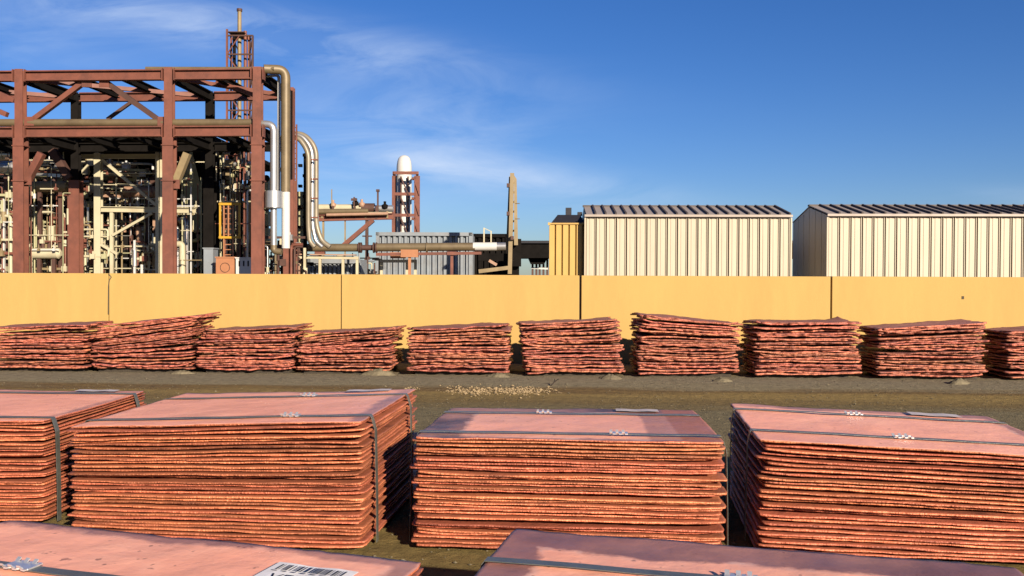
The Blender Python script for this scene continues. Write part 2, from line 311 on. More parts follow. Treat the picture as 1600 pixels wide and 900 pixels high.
# ------------------------------------------------------------------ ground
def ground_mat():
    m = bpy.data.materials.new('yard_dirt'); m.use_nodes = True; nt = m.node_tree; L = nt.links.new
    b = nt.nodes['Principled BSDF']; b.inputs['Roughness'].default_value = 0.95; b.inputs['Specular IOR Level'].default_value = 0.15
    tc = _node(nt, 'ShaderNodeTexCoord'); mp = _node(nt, 'ShaderNodeMapping'); L(tc.outputs['Object'], mp.inputs[0]); mp.inputs['Rotation'].default_value = (0, 0, R(2.2))
    sp = _node(nt, 'ShaderNodeSeparateXYZ'); L(mp.outputs[0], sp.inputs[0])
    st = _node(nt, 'ShaderNodeMapping'); st.inputs['Scale'].default_value = (0.35, 2.2, 1); L(mp.outputs[0], st.inputs[0])
    n = _node(nt, 'ShaderNodeTexNoise'); L(st.outputs[0], n.inputs['Vector']); n.inputs['Scale'].default_value = 1.6; n.inputs['Detail'].default_value = 7; n.inputs['Roughness'].default_value = 0.6
    ad = _node(nt, 'ShaderNodeMath', operation='MULTIPLY_ADD'); L(n.outputs[0], ad.inputs[0]); ad.inputs[1].default_value = 0.9; L(sp.outputs[1], ad.inputs[2])
    mr = _node(nt, 'ShaderNodeMapRange'); L(ad.outputs[0], mr.inputs[0]); mr.inputs[1].default_value = 4.0; mr.inputs[2].default_value = 9.0
    cr = _node(nt, 'ShaderNodeValToRGB'); L(mr.outputs[0], cr.inputs[0]); e = cr.color_ramp.elements
    # wheel tracks run along the stacks: trodden grey-green dirt, an ochre strip, grey crust by the far row
    e[0].position = 0.0; e[0].color = (*alb((0.29, 0.21, 0.075)), 1); e[1].position = 1.0; e[1].color = (*alb((0.30, 0.235, 0.14)), 1)
    for p, c in ((0.32, (0.19, 0.15, 0.08)), (0.50, (0.185, 0.15, 0.08)), (0.575, (0.19, 0.13, 0.05)), (0.66, (0.29, 0.195, 0.065)), (0.715, (0.17, 0.105, 0.04)), (0.755, (0.26, 0.21, 0.12)), (0.86, (0.235, 0.195, 0.125))):
        x = e.new(p); x.color = (*alb((c[0]*1.38, c[1]*1.42, c[2]*1.5)), 1)
    n2 = _node(nt, 'ShaderNodeTexNoise'); L(tc.outputs['Object'], n2.inputs['Vector']); n2.inputs['Scale'].default_value = 14; n2.inputs['Detail'].default_value = 8; n2.inputs['Roughness'].default_value = 0.75
    m2 = _node(nt, 'ShaderNodeMapRange'); L(n2.outputs[0], m2.inputs[0]); m2.inputs[1].default_value = 0.3; m2.inputs[2].default_value = 0.7; m2.inputs[3].default_value = 0.62; m2.inputs[4].default_value = 1.38
    sc = _node(nt, 'ShaderNodeVectorMath', operation='SCALE'); L(cr.outputs[0], sc.inputs[0]); L(m2.outputs[0], sc.inputs['Scale'])
    L(sc.outputs[0], b.inputs['Base Color'])
    bp = _node(nt, 'ShaderNodeBump'); bp.inputs['Strength'].default_value = 0.8; bp.inputs['Distance'].default_value = 0.03; L(n2.outputs[0], bp.inputs['Height']); L(bp.outputs[0], b.inputs['Normal'])
    return m
g = MB(); g.add([(-1500, -300, 0), (1500, -300, 0), (1500, 2500, 0), (-1500, 2500, 0)], [(0, 1, 2, 3)])
tag(g.build('ground', ground_mat()), kind='structure')

# ------------------------------------------------------------------ yellow wall of cast panels
WY, WT = 9.30, 0.915
wall = thing('boundary_wall', 'low ochre yellow rendered wall of long panels behind the copper stacks', 'wall', (0, WY, 0), rz=-R(2.2))
jx = [-12.30, -9.68, -7.06, -4.47, -1.875, 0.742, 3.43, 6.05, 8.67, 11.3]
jx = [x*.954 for x in jx]
jw = {i: 0.006 for i in range(10)}; jw.update({3: 0.005, 4: 0.005, 5: 0.011, 6: 0.008})
def local_box(name, m, parent, c, d, bev=0.0):
    me = bpy.data.meshes.new(name); x, y, z = d[0]/2, d[1]/2, d[2]/2
    vs = [(sx*x, sy*y, sz*z) for sz in (-1, 1) for sx, sy in ((-1, -1), (1, -1), (1, 1), (-1, 1))]
    me.from_pydata(vs, [], [(3, 2, 1, 0), (4, 5, 6, 7), (0, 1, 5, 4), (1, 2, 6, 5), (2, 3, 7, 6), (3, 0, 4, 7)]); me.materials.append(M[m])
    o = link(name, me, parent); o.location = c
    if bev:
        md = o.modifiers.new('bevel', 'BEVEL'); md.width = bev; md.segments = 2
    return o
for i in range(9):
    a, b = jx[i] + jw[i], jx[i+1] - jw[i+1]
    local_box('wall_panel', 'wall', wall, ((a+b)/2, 0.10 + rnd.uniform(-.002, .002), WT/2), (b-a, 0.20, WT + rnd.uniform(-.003, .003)), 0.006)
for i in range(1, 9): local_box('joint_filler', 'joint', wall, (jx[i], 0.11, WT/2 - 0.008), (jw[i]*2 - 0.001, 0.16, WT - 0.016))
# hairline crack running up beside the first visible joint
ck = MB()
for (x0, z0), (x1, z1) in zip([(-4.264, .93), (-4.234, .895), (-4.256, .86), (-4.264, .80)], [(-4.234, .895), (-4.256, .86), (-4.264, .80), (-4.267, .5)]):
    ck.add([(x0-.006, -.003, z0-.02), (x0+.006, -.003, z0-.02), (x1+.006, -.003, z1-.02), (x1-.006, -.003, z1-.02)], [(0, 3, 2, 1)])
me = bpy.data.meshes.new('crack'); me.from_pydata([tuple(v) for v in ck.v], [], ck.f); me.materials.append(M['joint']); link('crack', me, wall)

local_box('paint_chip', 'joint', wall, (P(1502, 465, WY, TW).x + .02, -.002, P(1502, 465, WY, TW).z), (.022, .006, .03))
# ------------------------------------------------------------------ copper sheets
def vnoise(seed, nx, ny, fx, fy):
    """smooth value noise on an nx x ny grid with fx, fy cells"""
    r = np.random.RandomState(seed); gx, gy = int(fx) + 2, int(fy) + 2; g = r.uniform(-1, 1, (gy + 1, gx + 1))
    u, v = np.linspace(0, fx, nx), np.linspace(0, fy, ny); i, j = u.astype(int), v.astype(int); a, b = u - i, v - j
    a, b = a*a*(3-2*a), b*b*(3-2*b)
    J, I = np.meshgrid(j, i, indexing='ij'); B, A = np.meshgrid(b, a, indexing='ij')
    return (g[J, I]*(1-A) + g[J, I+1]*A)*(1-B) + (g[J+1, I]*(1-A) + g[J+1, I+1]*A)*B
def sheet_mesh(name, seed, W, D, nx, ny, th, wav, ragged, curl, mats, cut=0.0):
    r = np.random.RandomState(seed + 999)
    X, Y = np.meshgrid(np.linspace(-.5, .5, nx), np.linspace(-.5, .5, ny))
    z = wav * (0.6 * vnoise(seed, nx, ny, 3, 2) + 0.4 * vnoise(seed+1, nx, ny, 9, 5))
    for sxx, syy in ((-1, -1), (1, -1), (1, 1), (-1, 1)):
        k = r.uniform(-0.4, 1) * curl
        z = z + k * np.clip((X*sxx*2 - .62)/.38, 0, 1)**2 * np.clip((Y*syy*2 + .2)/1.2, 0, 1)**2
    edge = np.maximum(np.abs(X), np.abs(Y)) * 2
    bead = np.clip((edge - .90)/.10, 0, 1)
    t = th * (1 + 0.22 * vnoise(seed+2, nx, ny, 14, 10) + bead * (0.10 + 0.35 * vnoise(seed+3, nx, ny, nx/3, ny/3)))
    ins = np.clip((edge - .93)/.07, 0, 1)
    ox, oy = vnoise(seed+4, nx, ny, nx/2.2, ny/2.2), vnoise(seed+5, nx, ny, 7, 6)
    px, py = X*W, Y*D
    grow = ragged * (0.55*ox + 0.45*oy)
    px = px + ins*np.sign(X)*grow*(np.abs(X) > .46); py = py + ins*np.sign(Y)*grow*(np.abs(Y) > .46)
    # corners a little rounded off
    cr = np.clip((np.abs(X)*2 + np.abs(Y)*2*1.0 - 1.93)/.07, 0, 1); px = px - np.sign(X)*cr*0.005; py = py - np.sign(Y)*cr*0.005
    top = np.stack([px, py, z + t/2], -1).reshape(-1, 3); bot = np.stack([px, py, z - t/2], -1).reshape(-1, 3); n = nx*ny
    idx = np.arange(n).reshape(ny, nx)
    q = np.stack([idx[:-1, :-1], idx[:-1, 1:], idx[1:, 1:], idx[1:, :-1]], -1).reshape(-1, 4)
    per = np.concatenate([idx[0, :-1], idx[:-1, -1], idx[-1, :0:-1], idx[:0:-1, 0]])
    # rounded rim: a ring of vertices between top and bottom, pushed out
    mid = (top[per] + bot[per])/2; c = mid.copy(); out = np.zeros_like(mid)
    out[:, 0] = (np.abs(X.reshape(-1)[per]) > .499)*np.sign(X.reshape(-1)[per]); out[:, 1] = (np.abs(Y.reshape(-1)[per]) > .499)*np.sign(Y.reshape(-1)[per])
    nn = np.linalg.norm(out, axis=1, keepdims=True); out = out/np.maximum(nn, 1e-6)
    mid = mid + out*(th*.22 + r.uniform(-.4, .4, (len(per), 1))*th*.16); mid[:, 2] += r.uniform(-.2, .2, len(per))*th*.5
    m0 = 2*n; k = len(per); nxt = np.roll(np.arange(k), -1)
    r1 = np.stack([m0 + np.arange(k), m0 + nxt, per[nxt], per], -1); r2 = np.stack([n + per, n + per[nxt], m0 + nxt, m0 + np.arange(k)], -1)
    V = np.concatenate([top, bot, mid]); Fq = np.concatenate([q, q[:, ::-1] + n, r1, r2])
    me = bpy.data.meshes.new(name); me.vertices.add(len(V)); me.vertices.foreach_set('co', V.astype(np.float32).ravel())
    me.loops.add(Fq.size); me.loops.foreach_set('vertex_index', Fq.astype(np.int32).ravel())
    me.polygons.add(len(Fq)); me.polygons.foreach_set('loop_start', np.arange(0, Fq.size, 4, dtype=np.int32))
    mi = np.zeros(len(Fq), np.int32); mi[2*len(q):] = 1; me.polygons.foreach_set('material_index', mi)
    me.polygons.foreach_set('use_smooth', np.ones(len(Fq), bool)); me.update(); me.validate()
    for m in mats: me.materials.append(m)
    return me
SW, SD, PITCH = 1.0, 0.84, 0.0118
FLAT = [sheet_mesh('cathode_sheet', 10*i + 3, SW, SD, 120, 60, 0.0050, 0.0036, 0.0026, 0.006, (M['face'], M['edge'])) for i in range(12)]

def ribbon(name, m, parent, pts, width, th=0.0016):
    """flat steel band following pts (in the parent's x-z plane), its width along y"""
    vs, fs = [], []
    for i, (x, y, z) in enumerate(pts):
        a, b = pts[max(i-1, 0)], pts[min(i+1, len(pts)-1)]; dx, dz = b[0]-a[0], b[2]-a[2]; l = math.hypot(dx, dz) or 1; nx, nz = -dz/l, dx/l
        for s, k in ((-1, 0), (1, 0), (1, 1), (-1, 1)): vs.append((x + nx*th*k, y + s*width/2, z + nz*th*k))
    for i in range(len(pts)-1):
        for k in range(4): fs.append((4*i+k, 4*i+(k+1) % 4, 4*i+4+(k+1) % 4, 4*i+4+k))
    fs += [(3, 2, 1, 0), tuple(4*(len(pts)-1)+k for k in range(4))]
    me = bpy.data.meshes.new(name); me.from_pydata(vs, [], fs); me.materials.append(M[m]); me.update()
    return link(name, me, parent)
def seal_mesh():
    """crimped strap seal: a sleeve whose two rims are nicked and bent up alternately"""
    b = MB(); n = 6; Lh, w = 0.036, 0.019
    b.box((0, 0, 0.003), (2*Lh, 2*w*0.86, 0.0034))
    for s in (-1, 1):
        for k in range(n):
            x = -Lh + (k + .5)*2*Lh/n; up = 0.0085 if k % 2 == 0 else 0.0015
            hw = Lh/n*0.86
            y0, y1 = s*w*0.80, s*(w + 0.006)
            b.add([(x-hw, y0, .0046), (x+hw, y0, .0046), (x+hw, y1, up+.004), (x-hw, y1, up+.004), (x-hw, y0, .0018), (x+hw, y0, .0018), (x+hw, y1, up), (x-hw, y1, up)],
                  [(0, 1, 2, 3), (7, 6, 5, 4), (0, 4, 5, 1), (1, 5, 6, 2), (2, 6, 7, 3), (3, 7, 4, 0)])
    me = bpy.data.meshes.new('seal'); me.from_pydata([tuple(v) for v in b.v], [], b.f); me.materials.append(M['seal']); return me
SEAL = seal_mesh()

def bundle(label, corner, rz, n, tilt_x=0.0, tilt_y=0.0, seed=0, top_mat=None, stagger=0.0, straps=(), seals=(), tag_at=None, ragged_side=-1, strap_w=0.027, base=0.016, pitch=PITCH):
    """strapped bundle of copper cathode sheets; corner = world xy of its front-left foot, rz its turn; tilt = rise over the width / depth at the top"""
    r = random.Random(seed); ca, sa = math.cos(rz), math.sin(rz)
    c = Vector((corner[0] + SW/2*ca - SD/2*sa, corner[1] + SW/2*sa + SD/2*ca, 0))
    t = thing('copper_cathode_bundle', label, 'copper bundle', c, 'strapped bundles of copper sheets in the foreground', rz)
    for y in (-.28, .28): local_box('bearer', 'timber', t, (0, y, base/2), (SW - .06, 0.10, base))
    zs = []; ext = 0
    for k in range(n):
        me = FLAT[r.randrange(len(FLAT))]
        if k == n-1:
            me = me.copy(); me.materials[0] = top_mat
        o = link('sheet', me, t); q = k/(n-1)
        dx = r.gauss(0, .0035) + stagger*(((k + seed) % 4)/1.5 - 1)*(0.5 + 0.5*r.random()); ext = max(ext, abs(dx))
        zc = base + .006 + k*pitch
        o.location = (dx, r.gauss(0, .004) + (.005 if k % 2 else -.005)*(k < n-1) + (.012 if r.random() < .15 and k < n-1 else 0), zc + (r.gauss(0, .0012) if 0 < k < n-1 else 0)); fl = r.choice((0, math.pi)) if k < n-1 else 0
        ax, ay = math.atan(-tilt_x*q) + r.gauss(0, .0011), math.atan(tilt_y*q) + r.gauss(0, .0012)
        if fl: ax, ay = -ax, -ay
        o.rotation_euler = (ay, ax, fl + r.gauss(0, .003)); zs.append(zc)
        if tilt_x or tilt_y: o.location.z += (tilt_x + tilt_y)/2*q if tilt_x + tilt_y > 0 else (tilt_x + tilt_y)*0.5*q
    zt = o.location.z
    hz = lambda x, y: zt + .0095/2 + .0012 + math.tan(-o.rotation_euler[1])*x + math.tan(o.rotation_euler[0])*y + 0.002
    t['top_z'] = hz(0, 0)
    for i, y in enumerate(straps):
        ov = SW/2 + .006 + ext
        xl, xr = o.location.x - SW/2 - .004, o.location.x + SW/2 + .004
        pts = [(-ov-.003, y, base*.6), (-ov-.002, y, hz(xl, y)*.35), (min(xl, -ov+.004)-.001, y, hz(xl, y) - .05), (xl-.001, y, hz(xl, y) - .008), (xl+.004, y, hz(xl, y) - .001)]
        for k in range(9):
            x = -.44 + .88*k/8; pts.append((x, y, hz(x, y) + .0008*math.sin(k*2.1+seed)))
        pts += [(xr-.004, y, hz(xr, y) - .001), (xr+.001, y, hz(xr, y) - .008), (max(xr, ov-.004)+.001, y, hz(xr, y) - .05), (ov+.002, y, hz(xr, y)*.35), (ov+.003, y, base*.6)]
        s = ribbon('strap', 'strap', t, pts, strap_w)
        if i < len(seals) and seals[i] is not None:
            e = link('seal', SEAL, s); e.location = (seals[i], y, hz(seals[i], y) + .0005); e.rotation_euler = (0, 0, r.gauss(0, .05)); e.scale = (strap_w/.032,)*3
    if tag_at:
        x, y, w, d, a = tag_at[:5]
        p = link('paper_label', bpy.data.meshes.new('paper_label'), t); nn = 8; vs = []
        for k in range(nn+1):
            for s in (-1, 1): vs.append((w*(k/nn-.5), s*d/2, .0012*math.sin(k*1.3) + (0.0008 if k in (0, nn) else 0)))
        p.data.from_pydata(vs, [], [(2*k, 2*k+2, 2*k+3, 2*k+1) for k in range(nn)]); p.data.materials.append(M['paper' if len(tag_at) > 5 else 'paper_dull'])
        p.location = (x, y, hz(x, y) + .0022); p.rotation_euler = (o.rotation_euler[0], o.rotation_euler[1], a)
        md = p.modifiers.new('solid', 'SOLIDIFY'); md.thickness = .0004
        if len(tag_at) > 5:
            b = MB(); xx = -w*.40; rr = random.Random(5)
            while xx < w*.40:
                bw = rr.choice((.0013, .0022, .0036, .0045)); b.add([(xx, d*.20, .0026), (xx+bw, d*.20, .0026), (xx+bw, d*.40, .0026), (xx, d*.40, .0026)], [(0, 1, 2, 3)]); xx += bw + rr.choice((.0014, .0022, .0034, .005))
            for k in range(7): b.add([(-w*.42+k*w*.12, d*.145, .0026), (-w*.42+k*w*.12+w*.07, d*.145, .0026), (-w*.42+k*w*.12+w*.07, d*.165, .0026), (-w*.42+k*w*.12, d*.165, .0026)], [(0, 1, 2, 3)])
            me = bpy.data.meshes.new('barcode_print'); me.from_pydata([tuple(v) for v in b.v], [], b.f); me.materials.append(M['ink']); link('barcode_print', me, p)
            fc = bpy.data.curves.new('text_print', 'FONT'); fc.body = tag_at[5]; fc.size = d*.30; fc.align_x = 'CENTER'; fc.materials.append(M['ink'])
            fo = link('text_print', fc, p); bpy.context.view_layer.update()
            tm = bpy.data.meshes.new_from_object(fo.evaluated_get(bpy.context.evaluated_depsgraph_get())); bpy.data.objects.remove(fo)
            fo = link('text_print', tm, p); fo.location = (-w*.02, -d*.16, .0027)
    return t

TM = [copper_top('copper_top_a', 1, (.02, .04, .02, .08), amt=.85), copper_top('copper_top_b', 2, (0, .055, 0, .04), amt=.8, oxide=(.36, .22, .26)),
      copper_top('copper_top_c', 3.4, (.14, .0, .025, .12), amt=1.0, oxide=(.15, .09, .105), skirt=(.36, .5, (0.62, 0.22, 0.13)), pale=.8, cover=.6),
      copper_top('copper_top_d', 5.2, (.0, .04, .0, .08), amt=.8, pale=.6), copper_top('copper_top_e', 6.1, (.0, .05, -.02, .035), amt=.9, cover=.7),
      copper_top('copper_top_f', 8.3, (.09, .05, .02, .13), amt=.95, oxide=(.26, .12, .13), pale=.6, cover=.8)]
bundle('copper sheet bundle at the left picture edge, strap down its right side', (-2.66, 3.20), R(-1.5), 31, seed=1, top_mat=TM[0], straps=(-.36, .30), seals=(None, None), tag_at=(.30, .375, .18, .05, 0), stagger=.006)
bundle('tallest strapped copper bundle in the second row, its orange right flank sunlit', (-1.475, 2.98), R(-6), 32, tilt_x=.04, seed=2, top_mat=TM[1], straps=(-.30, .24), seals=(.22, .10), tag_at=(.31, .375, .18, .05, .02), stagger=.010)
bundle('copper bundle in the middle with grey oxide border on its top sheet', (-.32, 2.92), R(-4.5), 31, tilt_y=-.03, seed=3, top_mat=TM[2], straps=(-.32, .22), seals=(.17, -.10), tag_at=(.27, .34, .17, .07, 0), stagger=.012)
bundle('copper bundle at right with a pale clean top and black shaded left end', (.80, 2.86), R(-7.5), 25, tilt_x=-.03, pitch=.0148, seed=4, top_mat=TM[3], straps=(-.25, .24), seals=(-.02, -.06), tag_at=(.27, .35, .19, .07, 0), stagger=.017)
bundle('nearest copper bundle at lower left, a large barcode label on its top', (-1.365, 1.189), R(-17), 29, seed=5, top_mat=TM[4], straps=(.15, -.30), seals=(-.19, .2), tag_at=(.33, .245, .165, .14, -.02, 'VEDA'), stagger=.006)
bundle('nearest copper bundle at lower right with a purple oxidised far edge', (-.195, 1.151), R(-14.2), 28, seed=6, top_mat=TM[5], straps=(.19, -.25), seals=(-.02, .2), tag_at=(.44, .255, .13, .10, 0), stagger=.008)

# ------------------------------------------------------------------ far row: loose stacks of rough sheets
BW, BD = 0.93, 0.55
ROUGH = [sheet_mesh('rough_sheet', 400 + 10*i, BW, BD, 64, 26, 0.0115, 0.008 if i % 3 else 0.013, 0.032, 0.024 if i % 2 else 0.010, (M['rough_face'], M['rough_edge'])) for i in range(14)]
BACK = [  # left px, right px, top y left, top y right, bottom y, label
 (-14, 134, 511, 504, 582, 'rough copper stack farthest left in the row by the wall'),
 (143, 300, 508, 489, 584, 'tallest leaning rough copper stack, its top fanning out to the right'),
 (308, 456, 515, 509, 581, 'level rough copper stack standing right of the tall leaning one'),
 (466, 613, 519, 513, 580, 'low rough copper stack whose upper sheets slope down to the left'),
 (640, 795, 513, 508, 583, 'even rough copper stack by the wall, directly above the gravel patch'),
 (818, 970, 506, 498, 588, 'rough copper stack under the wall joint, its top rising to the right'),
 (1001, 1155, 491, 504, 590, 'rough copper stack whose top slopes down to the right'),
 (1184, 1345, 503, 501, 592, 'squarish rough copper stack beside the wall joint below the shed corner'),
 (1379, 1542, 511, 503, 596, 'rough copper stack with a smooth bowed top sheet, second from right'),
 (1581, 1742, 516, 513, 600, 'rough copper stack cut off by the right picture edge')]
for i, (x0, x1, t0, t1, by, lab) in enumerate(BACK):
    r = random.Random(50 + i); Y = 8.07 - ((x0+x1)/2 - 800)/F*8.07*TW
    a, b = (x0-800)/F*Y, (x1-800)/F*Y; w = b - a; zl, zr = H - (t0-hor(x0))/F*Y, H - (t1-hor(x1))/F*Y
    t = thing('rough_copper_stack', lab, 'copper stack', ((a+b)/2, Y + BD/2 + .01, 0), 'loose stacks of rough copper sheets along the wall', -R(2.2) + r.gauss(0, .02))
    for y in (-.16, .20): local_box('bearer', 'timber', t, (r.uniform(-.03, .03), y, .0175), (w*.9, .09, .035))
    hm = (zl+zr)/2 - .045; n = int(hm/.0172); zz = [0.0]
    for k in range(n-1): zz.append(zz[-1] + r.choice((.7, .8, 1, 1, 1.5)))
    zz = [z/zz[-1] for z in zz]; tilt = (zr-zl)/w
    for k in range(n):
        q = k/(n-1); o = link('sheet', ROUGH[r.randrange(len(ROUGH))], t)
        tl = tilt*max(0, (q-.25)/.75)
        if i == 3: tl = tilt*q + (.05 if .55 < q < .95 else 0)
        if i == 1: tl = tilt*min(1, q*1.5)
        if i == 6: tl = tilt*max(0, (q-.5)/.5)
        dx = r.gauss(0, .011); fan = 0
        if i in (1, 2, 3) and q > .70: fan = (q-.70)/.30*(.08 if i == 1 else .05)
        if i == 5: dx += .03*(.5-q)
        fl = r.choice((0, math.pi)); ax, ay = math.atan(-tl) + r.gauss(0, .010), r.gauss(0, .010)
        if fl: ax, ay = -ax, -ay
        o.location = (dx + fan, r.gauss(0, .014), .042 + zz[k]*(hm-.012)); o.rotation_euler = (ay, ax, fl + r.gauss(0, .018)); o.scale = (w/BW*(1 + r.gauss(0, .006)), 1, 1)

# ------------------------------------------------------------------ small things on the ground
r = random.Random(11); gb = MB()
for k in range(620):
    u, v = max(-1.15, min(1.15, r.uniform(-.8, .8) + r.gauss(0, .16))), r.gauss(0, .55)
    px, py = 780 + 92*u, 611.5 + 6.0*v
    Y = H*F/(py - hor(px)); s = r.uniform(.004, .011)*(1.5 if r.random() < .12 else 1); p = Vector(((px-800)/F*Y, Y, s*.35))
    if k > 590: px = 642 + r.uniform(-8, 14); Y = H*F/(608 + r.uniform(-2, 2) - hor(px)); p = Vector(((px-800)/F*Y, Y, s*.35))
    d = [Vector((r.uniform(.7, 1.3)*s*a, r.uniform(.7, 1.3)*s*b, r.uniform(.6, 1)*s*c)) for a, b, c in ((1, 0, 0), (0, 1, 0), (-1, 0, 0), (0, -1, 0), (0, 0, .8), (0, 0, -.5))]
    gb.add([p + q for q in d], [(0, 1, 4), (1, 2, 4), (2, 3, 4), (3, 0, 4), (1, 0, 5), (2, 1, 5), (3, 2, 5), (0, 3, 5)])
tag(gb.build('gravel', 'stone'), 'scattered pale gravel stones lying on the dirt track', 'gravel', kind='stuff')
r = random.Random(31); gb = MB()
for k in range(2600):
    Y = r.uniform(2.6, 7.9)**1.0; x = r.uniform(-.62, .62)*Y; s = r.uniform(.003, .008)*(1.6 if r.random() < .06 else 1); p = Vector((x, Y, s*.3))
    d = [Vector((r.uniform(.7, 1.3)*s*a, r.uniform(.7, 1.3)*s*b, r.uniform(.6, 1)*s*c)) for a, b, c in ((1, 0, 0), (0, 1, 0), (-1, 0, 0), (0, -1, 0), (0, 0, .8), (0, 0, -.5))]
    gb.add([p + q for q in d], [(0, 1, 4), (1, 2, 4), (2, 3, 4), (3, 0, 4), (1, 0, 5), (2, 1, 5), (3, 2, 5), (0, 3, 5)])
tag(gb.build('grit', 'dirt'), 'fine brown grit strewn over the whole dirt yard', 'grit', kind='stuff')
def mound(px, py, w, hgt, seed, label):
    Y = H*F/(py - hor(px)); rr = random.Random(seed); b = MB(); n, m = 18, 6; vs = [Vector((0, 0, hgt))]; fs = []
    for j in range(1, m+1):
        for k in range(n):
            t = 2*math.pi*k/n; q = j/m; rad = w/2*q*(1 + .22*math.sin(2*t + seed) + .12*math.sin(5*t + seed*2))
            z = hgt*(1-q*q)*(1-q*.3)*(1 + rr.uniform(-.25, .25)) if j < m else -.01
            vs.append(Vector((math.cos(t)*rad, math.sin(t)*rad*.55, z)))
    fs += [(0, 1+k, 1+(k+1) % n) for k in range(n)]
    for j in range(m-1):
        for k in range(n): fs.append((1+j*n+k, 1+(j+1)*n+k, 1+(j+1)*n+(k+1) % n, 1+j*n+(k+1) % n))
    b.add(vs, fs, True); o = b.build('dirt_heap', 'dirt'); o.location = ((px-800)/F*Y, Y, 0)
    return tag(o, label, 'dirt heap', 'small dirt heaps at the feet of the rough stacks')
for px, py, w, hgt, sd, lb in ((285, 584, .20, .03, 1, 'small dirt heap at the foot of the tall leaning stack'), (592, 586, .30, .055, 2, 'largest grey dirt heap, below the stack with sloping upper sheets'),
        (780, 589, .22, .035, 3, 'low dirt heap just behind the gravel patch'), (955, 592, .24, .04, 4, 'dirt heap at the foot of the stack under the wall joint'),
        (1130, 596, .22, .035, 5, 'dirt heap below the stack sloping down to the right'), (1500, 600, .22, .045, 6, 'dirt heap at far right below the bowed top stack')):
    mound(px, py, w, hgt, sd, lb)
Y = H*F/(603 - hor(868)); x = (868-800)/F*Y
b = MB(); b.pipe([(x-.03, Y, .004), (x-.005, Y+.02, .03), (x+.03, Y+.01, .055)], .006, 0, 6)
b.pipe([(x-.005, Y+.02, .03), (x+.0, Y+.05, .05)], .004, 0, 5)
tag(b.build('broken_twig', 'twig'), 'short dark broken twig sticking up from the dirt track', 'twig')

